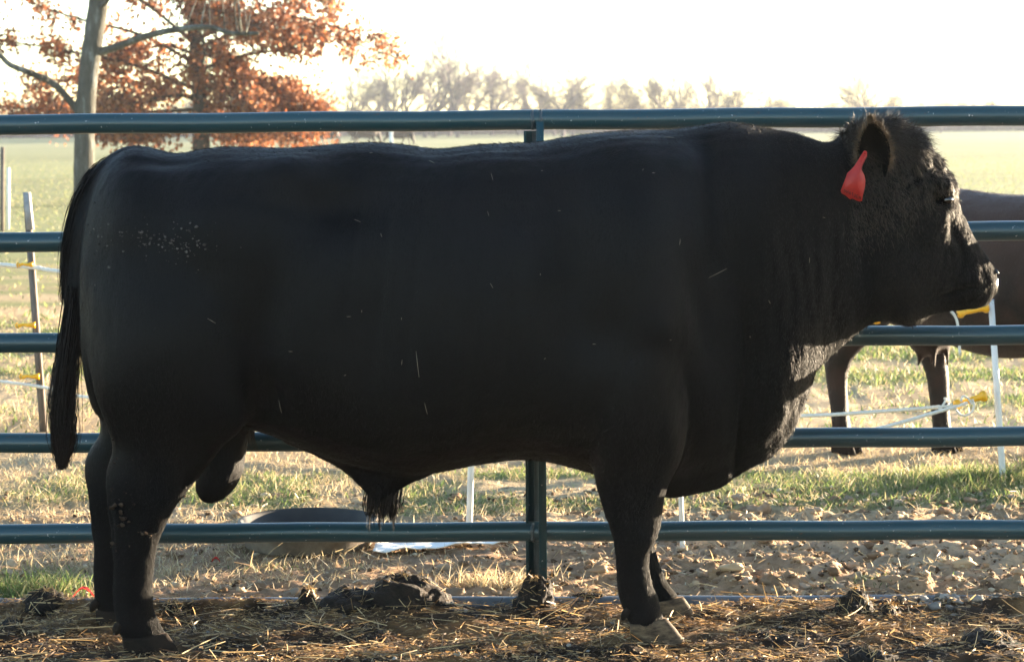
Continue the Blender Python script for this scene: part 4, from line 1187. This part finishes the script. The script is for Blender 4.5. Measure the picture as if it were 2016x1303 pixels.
for lp in ([(1848,806),(1856,798),(1862,786),(1858,784)], [(1846,800),(1866,799),(1874,795),(1862,806)], [(1880,800),(1886,812),(1898,818),(1912,812),(1918,798),(1914,786)], [(1892,790),(1896,780),(1906,784),(1914,796)]):
    mb.tube(catmull([P(x, y, kd) for x, y in lp], 5), 0.0045, 8)
tag(mb.build('cord_knot', m_rope), 'white cord looped and knotted around the lower yellow handle', 'cord')
mb = MB(); mb.tube(catmull([P(1872, 612, dW - .03), P(1880, 622, dW - .03), P(1886, 642, dW - .03), P(1890, 700, dW - 0.03)], 5), 0.0055, 8)
tag(mb.build('cord', m_rope), 'short white cord hanging below the bull\'s chin', 'cord')
# thin far stakes at the left edge
for px, y0, y1, rad, lab in ((4, 290, 455, 0.030, 'thin dark far stake at the left edge of the pasture'), (16, 330, 452, 0.022, 'pale far stake beside the dark one at the left edge')):
    d = G(px, y1)[1]; a = P(px, y1 + 6, d); b = P(px + 1, y0, d); mb = MB(); mb.tube([a, (a + b) / 2, b], rad, 8)
    tag(mb.build('far_stake', m_stake if px == 4 else m_wpost), lab, 'stake', 'far stakes in the pasture')

# ------------------------------------------------------------------ tub and added white strip
g = G(607, 1100); ty = g[1] + 0.235; tx = P(607, 1034, ty)[0]
tub = empty('feed_tub', (tx, ty, gz(tx, ty)))
tag(tub, 'low round scuffed feed tub on the soil behind the bottom rail', 'feed tub')
def lathe(prof, seg=64, sy=1.0, wob=0.0):
    V = []; F = []
    for i, (r_, z) in enumerate(prof):
        for k in range(seg):
            a = 2 * math.pi * k / seg; q = r_ * (1 + wob * math.sin(3 * a + 1))
            V.append((tx + q * math.cos(a), ty + q * sy * math.sin(a), z))
    for i in range(len(prof) - 1):
        for k in range(seg): F.append((i*seg+k, i*seg+(k+1)%seg, (i+1)*seg+(k+1)%seg, (i+1)*seg+k))
    return V, F
mb = MB(); mb.add(*lathe([(0.0,0.004),(0.215,0.004),(0.222,0.012),(0.236,0.085),(0.244,0.088),(0.246,0.096),(0.238,0.099)], wob=0.006)); mb.build('tub_wall', m_tub, tub)
mb = MB(); mb.add(*lathe([(0.237,0.0985),(0.229,0.094),(0.212,0.016),(0.0,0.012)], wob=0.006)); mb.build('tub_inside', m_tubin, tub)
# crumpled white strip, added to stand for the bright patch of light right of the tub
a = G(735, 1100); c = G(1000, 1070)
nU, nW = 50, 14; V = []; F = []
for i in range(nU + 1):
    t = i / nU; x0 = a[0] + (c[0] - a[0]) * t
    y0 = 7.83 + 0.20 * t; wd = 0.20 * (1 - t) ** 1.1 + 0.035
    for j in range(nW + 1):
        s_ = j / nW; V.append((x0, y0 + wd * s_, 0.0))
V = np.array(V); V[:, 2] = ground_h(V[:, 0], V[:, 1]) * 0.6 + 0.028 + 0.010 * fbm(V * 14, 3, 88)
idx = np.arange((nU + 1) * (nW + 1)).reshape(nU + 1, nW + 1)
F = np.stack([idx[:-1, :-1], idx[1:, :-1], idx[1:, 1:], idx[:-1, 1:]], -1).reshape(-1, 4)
sh = link('light_patch_strip', np_mesh('light_patch_strip', V, F, True), m_light_strip); md = sh.modifiers.new('t', 'SOLIDIFY'); md.thickness = 0.003
tag(sh, 'crumpled white strip added for the bright patch of light on the soil right of the tub', 'light patch')
# red leaves
for i, (px, py, lab) in enumerate([(165, 1182, 'curled red leaf on the soil left of the bull\'s hind feet'), (425, 1112, 'small red leaf on dry grass behind the hind leg')]):
    g = G(px, py); mb = MB(); V = []; F = []; s_ = 0.035 if i == 0 else 0.014
    for k in range(9):
        t = k / 8; w_ = 0.42 * math.sin(math.pi * (0.08 + 0.9 * t))
        for q in (-1, 0, 1): V.append((g[0] + (t - 0.5) * 2 * s_, g[1] + q * w_ * s_, gz(g[0], g[1]) + 0.012 + 0.03 * math.sin(math.pi * t) * (s_ / 0.035) + abs(q) * 0.006))
    for k in range(8):
        for q in (0, 1): a_ = k * 3 + q; F.append((a_, a_ + 3, a_ + 4, a_ + 1))
    mb.add(V, F); o = mb.build('fallen_leaf', m_tag); tag(o, lab, 'leaf', 'fallen red leaves')

# ------------------------------------------------------------------ trees
# pale-barked bare tree on the left
TD = 28.0
t1 = empty('bare_tree', (P(165, 400, TD)[0], TD, 0))
tag(t1, 'pale grey bare trunk with two curved limbs at far left, in front of the oak', 'tree')
mb = MB()
base = P(166, 500, TD); base[2] = -0.05
tpts = catmull([base, P(165, 400, TD), P(166, 300, TD), P(167, 230, TD), P(176, 130, TD), P(192, 20, TD), P(205, -90, TD), P(214, -220, TD)], 6)
tr_ = np.interp(np.linspace(0, 1, len(tpts)), [0, 0.15, 0.5, 0.75, 1], [0.155, 0.125, 0.118, 0.115, 0.085])
mb.tube(tpts, list(tr_), 22)
v0 = mb.V[0]; mb.V[0] = v0 + (0.012 * fbm(v0 * 6, 3, 55))[:, None] * np.array([1, 1, 0])
mb.build('trunk', m_bark, t1)
def limb(pts, r0, r1, name='limb', nst=6, parent=None, mat=None, seg=10):
    p = catmull(pts, nst); rr = np.linspace(r0, r1, len(p)) ; mb = MB(); mb.tube(p, list(rr), seg); return mb.build(name, mat, parent)
limb([P(196,103,TD), P(232,92,TD-.05), P(280,74,TD-.1), P(340,60,TD-.15), (P(410,54,TD-.2)), P(455,66,TD-.2), P(510,66,TD-.2)], 0.05, 0.022, parent=t1, mat=m_bark)
limb([P(156,222,TD), P(135,196,TD), P(105,165,TD-.1), P(60,144,TD-.1), P(20,128,TD-.15), P(-2,108,TD-.15), P(-40,90,TD-.2)], 0.046, 0.028, parent=t1, mat=m_bark)
limb([P(205,-80,TD), P(260,-150,TD), P(330,-210,TD)], 0.06, 0.02, parent=t1, mat=m_bark)
limb([P(200,-60,TD), P(140,-140,TD+.3), P(90,-220,TD+.5)], 0.06, 0.02, parent=t1, mat=m_bark)
limb([P(192,20,TD), P(215,-5,TD-.3), P(232,-60,TD-.6)], 0.035, 0.02, parent=t1, mat=m_bark)
r = np.random.default_rng(66)
for k in range(12):
    mb = MB()
    u = r.uniform(0.25, 1); x0 = 260 + 230 * u; y0 = 78 - 20 * math.sin(u * 2.6) + 4
    lx = x0 + r.normal(5, 14); top = y0 - r.uniform(40, 130)
    mb.tube(catmull([P(x0, y0, TD - .15), P((x0 + lx) / 2 + r.normal(0, 5), (y0 + top) / 2, TD - .15 + r.normal(0, .2)), P(lx, top, TD + r.normal(0, .4))], 4), list(np.linspace(0.011, 0.004, 9)), 5)
    mb.build('twig', m_bark, t1)
for k in range(10):
    mb = MB()
    x0 = r.uniform(10, 130); y0 = np.interp(x0, [0, 60, 105, 135], [115, 144, 165, 196]); 
    mb.tube(catmull([P(x0, y0, TD - .1), P(x0 - 14, y0 + r.normal(4, 14), TD - .2), P(x0 - 30, y0 + r.normal(0, 20), TD)], 4), list(np.linspace(0.009, 0.003, 9)), 5)
    mb.build('twig', m_bark, t1)
# dangling bright twigs top centre
# oak with russet leaves
OD = 45.0
oak = empty('oak_tree', (P(395, 300, OD)[0], OD, 0))
tag(oak, 'oak tree holding russet brown leaves behind the pale trunk at left', 'tree')
mb = MB(); ob = P(397, 300, OD); ob[2] = -0.05
mb.tube(catmull([ob, P(396, 280, OD), P(394, 200, OD), P(388, 120, OD), P(380, 40, OD), P(372, -60, OD), P(380, -160, OD)], 5), list(np.linspace(0.19, 0.05, 31)), 14)
mb.build('trunk', m_oakb, oak)
limbs = [((394,215),(250,222),(110,218),(-40,206)), ((394,200),(300,170),(190,150),(60,175)), ((392,180),(270,130),(130,100),(-60,70)), ((390,130),(280,70),(130,30),(-30,-30)),
         ((386,90),(290,10),(180,-50),(60,-110)), ((394,225),(450,250),(530,262),(612,268)), ((394,205),(470,212),(560,216),(632,212)), ((392,175),(470,165),(540,172),(575,188)),
         ((390,140),(480,110),(560,96),(620,66)), ((386,95),(500,60),(640,70),(795,120)), ((386,80),(500,30),(610,40),(745,80)), ((384,60),(470,-10),(560,-30),(640,10)), ((380,20),(450,-60),(520,-110),(600,-120)),
         ((380,0),(350,-80),(300,-140),(260,-190)), ((380,-40),(400,-110),(420,-170),(430,-210)), ((394,235),(330,250),(280,262),(220,258)), ((392,190),(330,190),(250,205),(180,212)), ((388,110),(330,90),(260,100),(190,95)),
         ((394,230),(420,238),(470,262),(520,272)), ((392,160),(430,180),(500,205),(520,235)), ((388,100),(430,100),(470,130),(500,140)), ((392,170),(388,150),(402,110),(396,70)), ((386,90),(372,60),(392,30),(370,0)), ((380,30),(420,20),(470,45),(520,60))]
mb = MB(); r = np.random.default_rng(500); leafc = []; leafw = []
for li, L_ in enumerate(limbs):
    dz = r.uniform(-1.5, 1.5)
    pts = catmull([P(x, y, OD + dz * k / 3) for k, (x, y) in enumerate(L_)], 8)
    mb.tube(pts, list(np.linspace(0.042, 0.012, len(pts))), 7)
    for q in range(40):
        i = int(len(pts) * (0.22 + 0.78 * r.uniform() ** 0.8)) ; i = min(i, len(pts) - 1)
        s0 = pts[i]; dr = unit(r.normal(0, 1, (1, 3)) * np.array([1, 1, 0.6]))[0]; L = r.uniform(0.15, 0.55)
        e = s0 + dr * L
        mb.tube([s0, (s0 + e) / 2 + r.normal(0, 0.03, 3), e], [0.010, 0.007, 0.004], 4, cap=False)
        for _ in range(r.integers(22, 60)):
            leafc.append(s0 + dr * L * r.uniform(0.2, 1.2) + r.normal(0, 0.13, 3))
mb.build('branches', m_oakb, oak)
lc = np.array(leafc); 
lx, lyy = to_px(lc)
# ragged sky gaps: thin the crown with a 3-D noise
keep = fbm(lc * 1.9, 3, 80) + r.normal(0, 0.10, len(lc)) > -0.10
keep |= (lyy > 150) & (r.uniform(0, 1, len(lc)) < 0.75)
lc = lc[keep]; n = len(lc)
shape = np.array([(0, 0), (0.35, 0.28), (0.25, 0.45), (0.42, 0.62), (0.2, 0.75), (0.1, 1.0), (-0.1, 1.0), (-0.25, 0.72), (-0.42, 0.58), (-0.22, 0.42), (-0.35, 0.25)])
a1 = unit(r.normal(0, 1, (n, 3)) + np.array([0, 0, -0.7])); a2 = unit(np.cross(a1, r.normal(0, 1, (n, 3)))); sz = r.uniform(0.06, 0.115, n)
nrm = np.cross(a1, a2)
Vl = np.stack([lc + a2 * (sx * sz)[:, None] + a1 * (sy * sz)[:, None] + nrm * (abs(sx) * 0.5 * sz)[:, None] for sx, sy in shape], 1).reshape(-1, 3)
Fl = np.arange(n)[:, None] * 11 + np.arange(11)[None]
LC = np.array([(0.33, 0.14, 0.06), (0.24, 0.10, 0.055), (0.42, 0.20, 0.10), (0.16, 0.075, 0.05), (0.38, 0.12, 0.045)])
lcol = LC[r.integers(0, 5, n)] * r.uniform(0.7, 1.2, (n, 1))
o = link('leaves', np_mesh('leaves', Vl, Fl, False, np.repeat(lcol, 11, 0)), m_leaf, oak)

# bare distant trees
def bare_tree(seed, H=8.0, spread=0.42, levels=6):
    r = np.random.default_rng(seed); mb = MB()
    def grow(p, d, L, rad, lev):
        n = 3; pts = [p]; q = p.copy(); dd_ = d.copy()
        for i in range(n):
            dd_ = dd_ + r.normal(0, 0.13, 3) + np.array([0, 0, 0.05]); dd_ /= np.linalg.norm(dd_)
            q = q + dd_ * L / n; pts.append(q.copy())
        mb.tube(pts, list(np.linspace(rad, rad * 0.65, n + 1)), 5 if lev < 2 else 3, cap=False)
        if lev >= levels: return
        nb = 2 + (r.uniform() < 0.6) if lev > 0 else 4
        for k in range(nb):
            t = r.uniform(0.45, 1.0) if k else 1.0
            i = min(n, int(t * n)); a = r.normal(0, 1, 3); a -= (a @ dd_) * dd_; a /= np.linalg.norm(a)
            nd = dd_ + a * r.uniform(0.4, 1.0) * spread * 2; nd /= np.linalg.norm(nd)
            grow(pts[i], nd, L * r.uniform(0.62, 0.86), max(rad * 0.60, 0.013), lev + 1)
    grow(np.array([0, 0, -0.1]), np.array([r.normal(0, .05), 0, 1.0]), H * 0.27, H * 0.018, 0)
    return np_mesh('bare_tree', np.concatenate(mb.V), mb.F, False)
variants = [bare_tree(s, 8.0, sp) for s, sp in ((1, 0.40), (2, 0.32), (3, 0.48), (4, 0.36), (5, 0.44))]
r = np.random.default_rng(600)
row = []
def hgt(px):
    return float(np.interp(px, [-100, 60, 300, 560, 660, 740, 900, 990, 1040, 1110, 1180, 1240, 1330, 1400, 1480, 1560, 1640, 1715, 1790, 1900, 1990, 2150],
                               [195, 195, 190, 175, 165, 150, 122, 140, 165, 140, 175, 160, 150, 160, 178, 205, 205, 160, 215, 190, 200, 190]))
pxs_ = list(np.arange(-60, 2130, 33.0))
DT = 250.0
for i, px in enumerate(pxs_):
    px = px + r.uniform(-10, 10); top = hgt(px) + abs(r.normal(0, 10)); d = DT + r.uniform(-14, 26)
    row.append((px, top, d))
row += [(1714, 150, 232), (905, 120, 236), (1110, 138, 236), (1322, 148, 238), (1398, 158, 236), (860, 124, 240), (770, 150, 238), (1062, 165, 236)]
first_lab = 'bare pale tree in the hazy row along the far edge of the pasture'
side_w = lambda px: 'left' if px < 672 else ('middle' if px < 1344 else 'right')
mk = {}
for i, (px, top, d) in enumerate(row):
    x = (px - 1008) / FPX * d; zt = P(px, top, d)[2]; s_ = max(0.25, zt / 4.5)
    o = bpy.data.objects.new('bare_tree', variants[i % 5]); C.objects.link(o)
    if not variants[i % 5].materials: variants[i % 5].materials.append(m_farb)
    o.location = (x, d, gz(x, d)); o.rotation_euler = (0, 0, r.uniform(0, 6.28)); o.scale = (s_ * r.uniform(0.9, 1.25),) * 2 + (s_,)
    tag(o, {'left': 'hazy bare tree in the far row behind the oak and the top rail', 'middle': 'hazy bare tree in the far row above the bull\'s back', 'right': 'hazy bare tree in the far row above and around the bull\'s head'}[side_w(px)], 'tree', 'hazy bare trees behind the ' + side_w(px) + ' of the pasture')
    if (px, top) == (1714, 150): o['label'] = 'taller lone bare tree standing left above the bull\'s head'; 
# far brush belt: one uncountable mass of thin stems
n = 70000; x = r.uniform(-150, 160, n); y = r.uniform(262, 330, n)
Pt = np.stack([x, y, 0 * x], 1); D = unit(np.stack([r.normal(0, 0.22, n), r.normal(0, 0.2, n), np.ones(n)], 1))
hh = (2.6 + 2.4 * (fbm(xyz(x * 0.08, y * 0.02), 3, 95) + 0.5)) * r.uniform(0.4, 1.1, n)
sa = r.uniform(-0.6, 0.6, n); side = np.stack([np.cos(sa), np.sin(sa), 0 * sa], 1)
V, F, cc = ribbons(Pt, D, hh, r.uniform(0.02, 0.05, n), r.normal(0, 0.25, (n, 3)), side, 2, 0.8, np.array([(0.085, 0.07, 0.075)]) * r.uniform(0.7, 1.3, (n, 1)))
tag(link('far_brush', np_mesh('far_brush', V, F, False, cc), M_tint('far_stems', 0.9, 0.1)), 'hazy belt of leafless brush along the far edge of the pasture', 'brush', kind='stuff')

# ------------------------------------------------------------------ haze
mb = MB(); mb.box((0, 160, 5.0), (260, 200, 6.2))
hz = mb.build('haze', None, smooth=False)
hm = bpy.data.materials.new('haze_air'); hm.use_nodes = True; t = hm.node_tree
for n_ in list(t.nodes): t.nodes.remove(n_)
pv = t.nodes.new('ShaderNodeVolumePrincipled'); pv.inputs['Color'].default_value = (0.80, 0.88, 1.0, 1); pv.inputs['Density'].default_value = 0.00028; pv.inputs['Anisotropy'].default_value = 0.3
ot = t.nodes.new('ShaderNodeOutputMaterial'); t.links.new(pv.outputs[0], ot.inputs['Volume'])
hz.data.materials.append(hm); tag(hz, kind='stuff'); hz['label'] = 'pale evening haze lying over the pasture'; hz['category'] = 'haze'
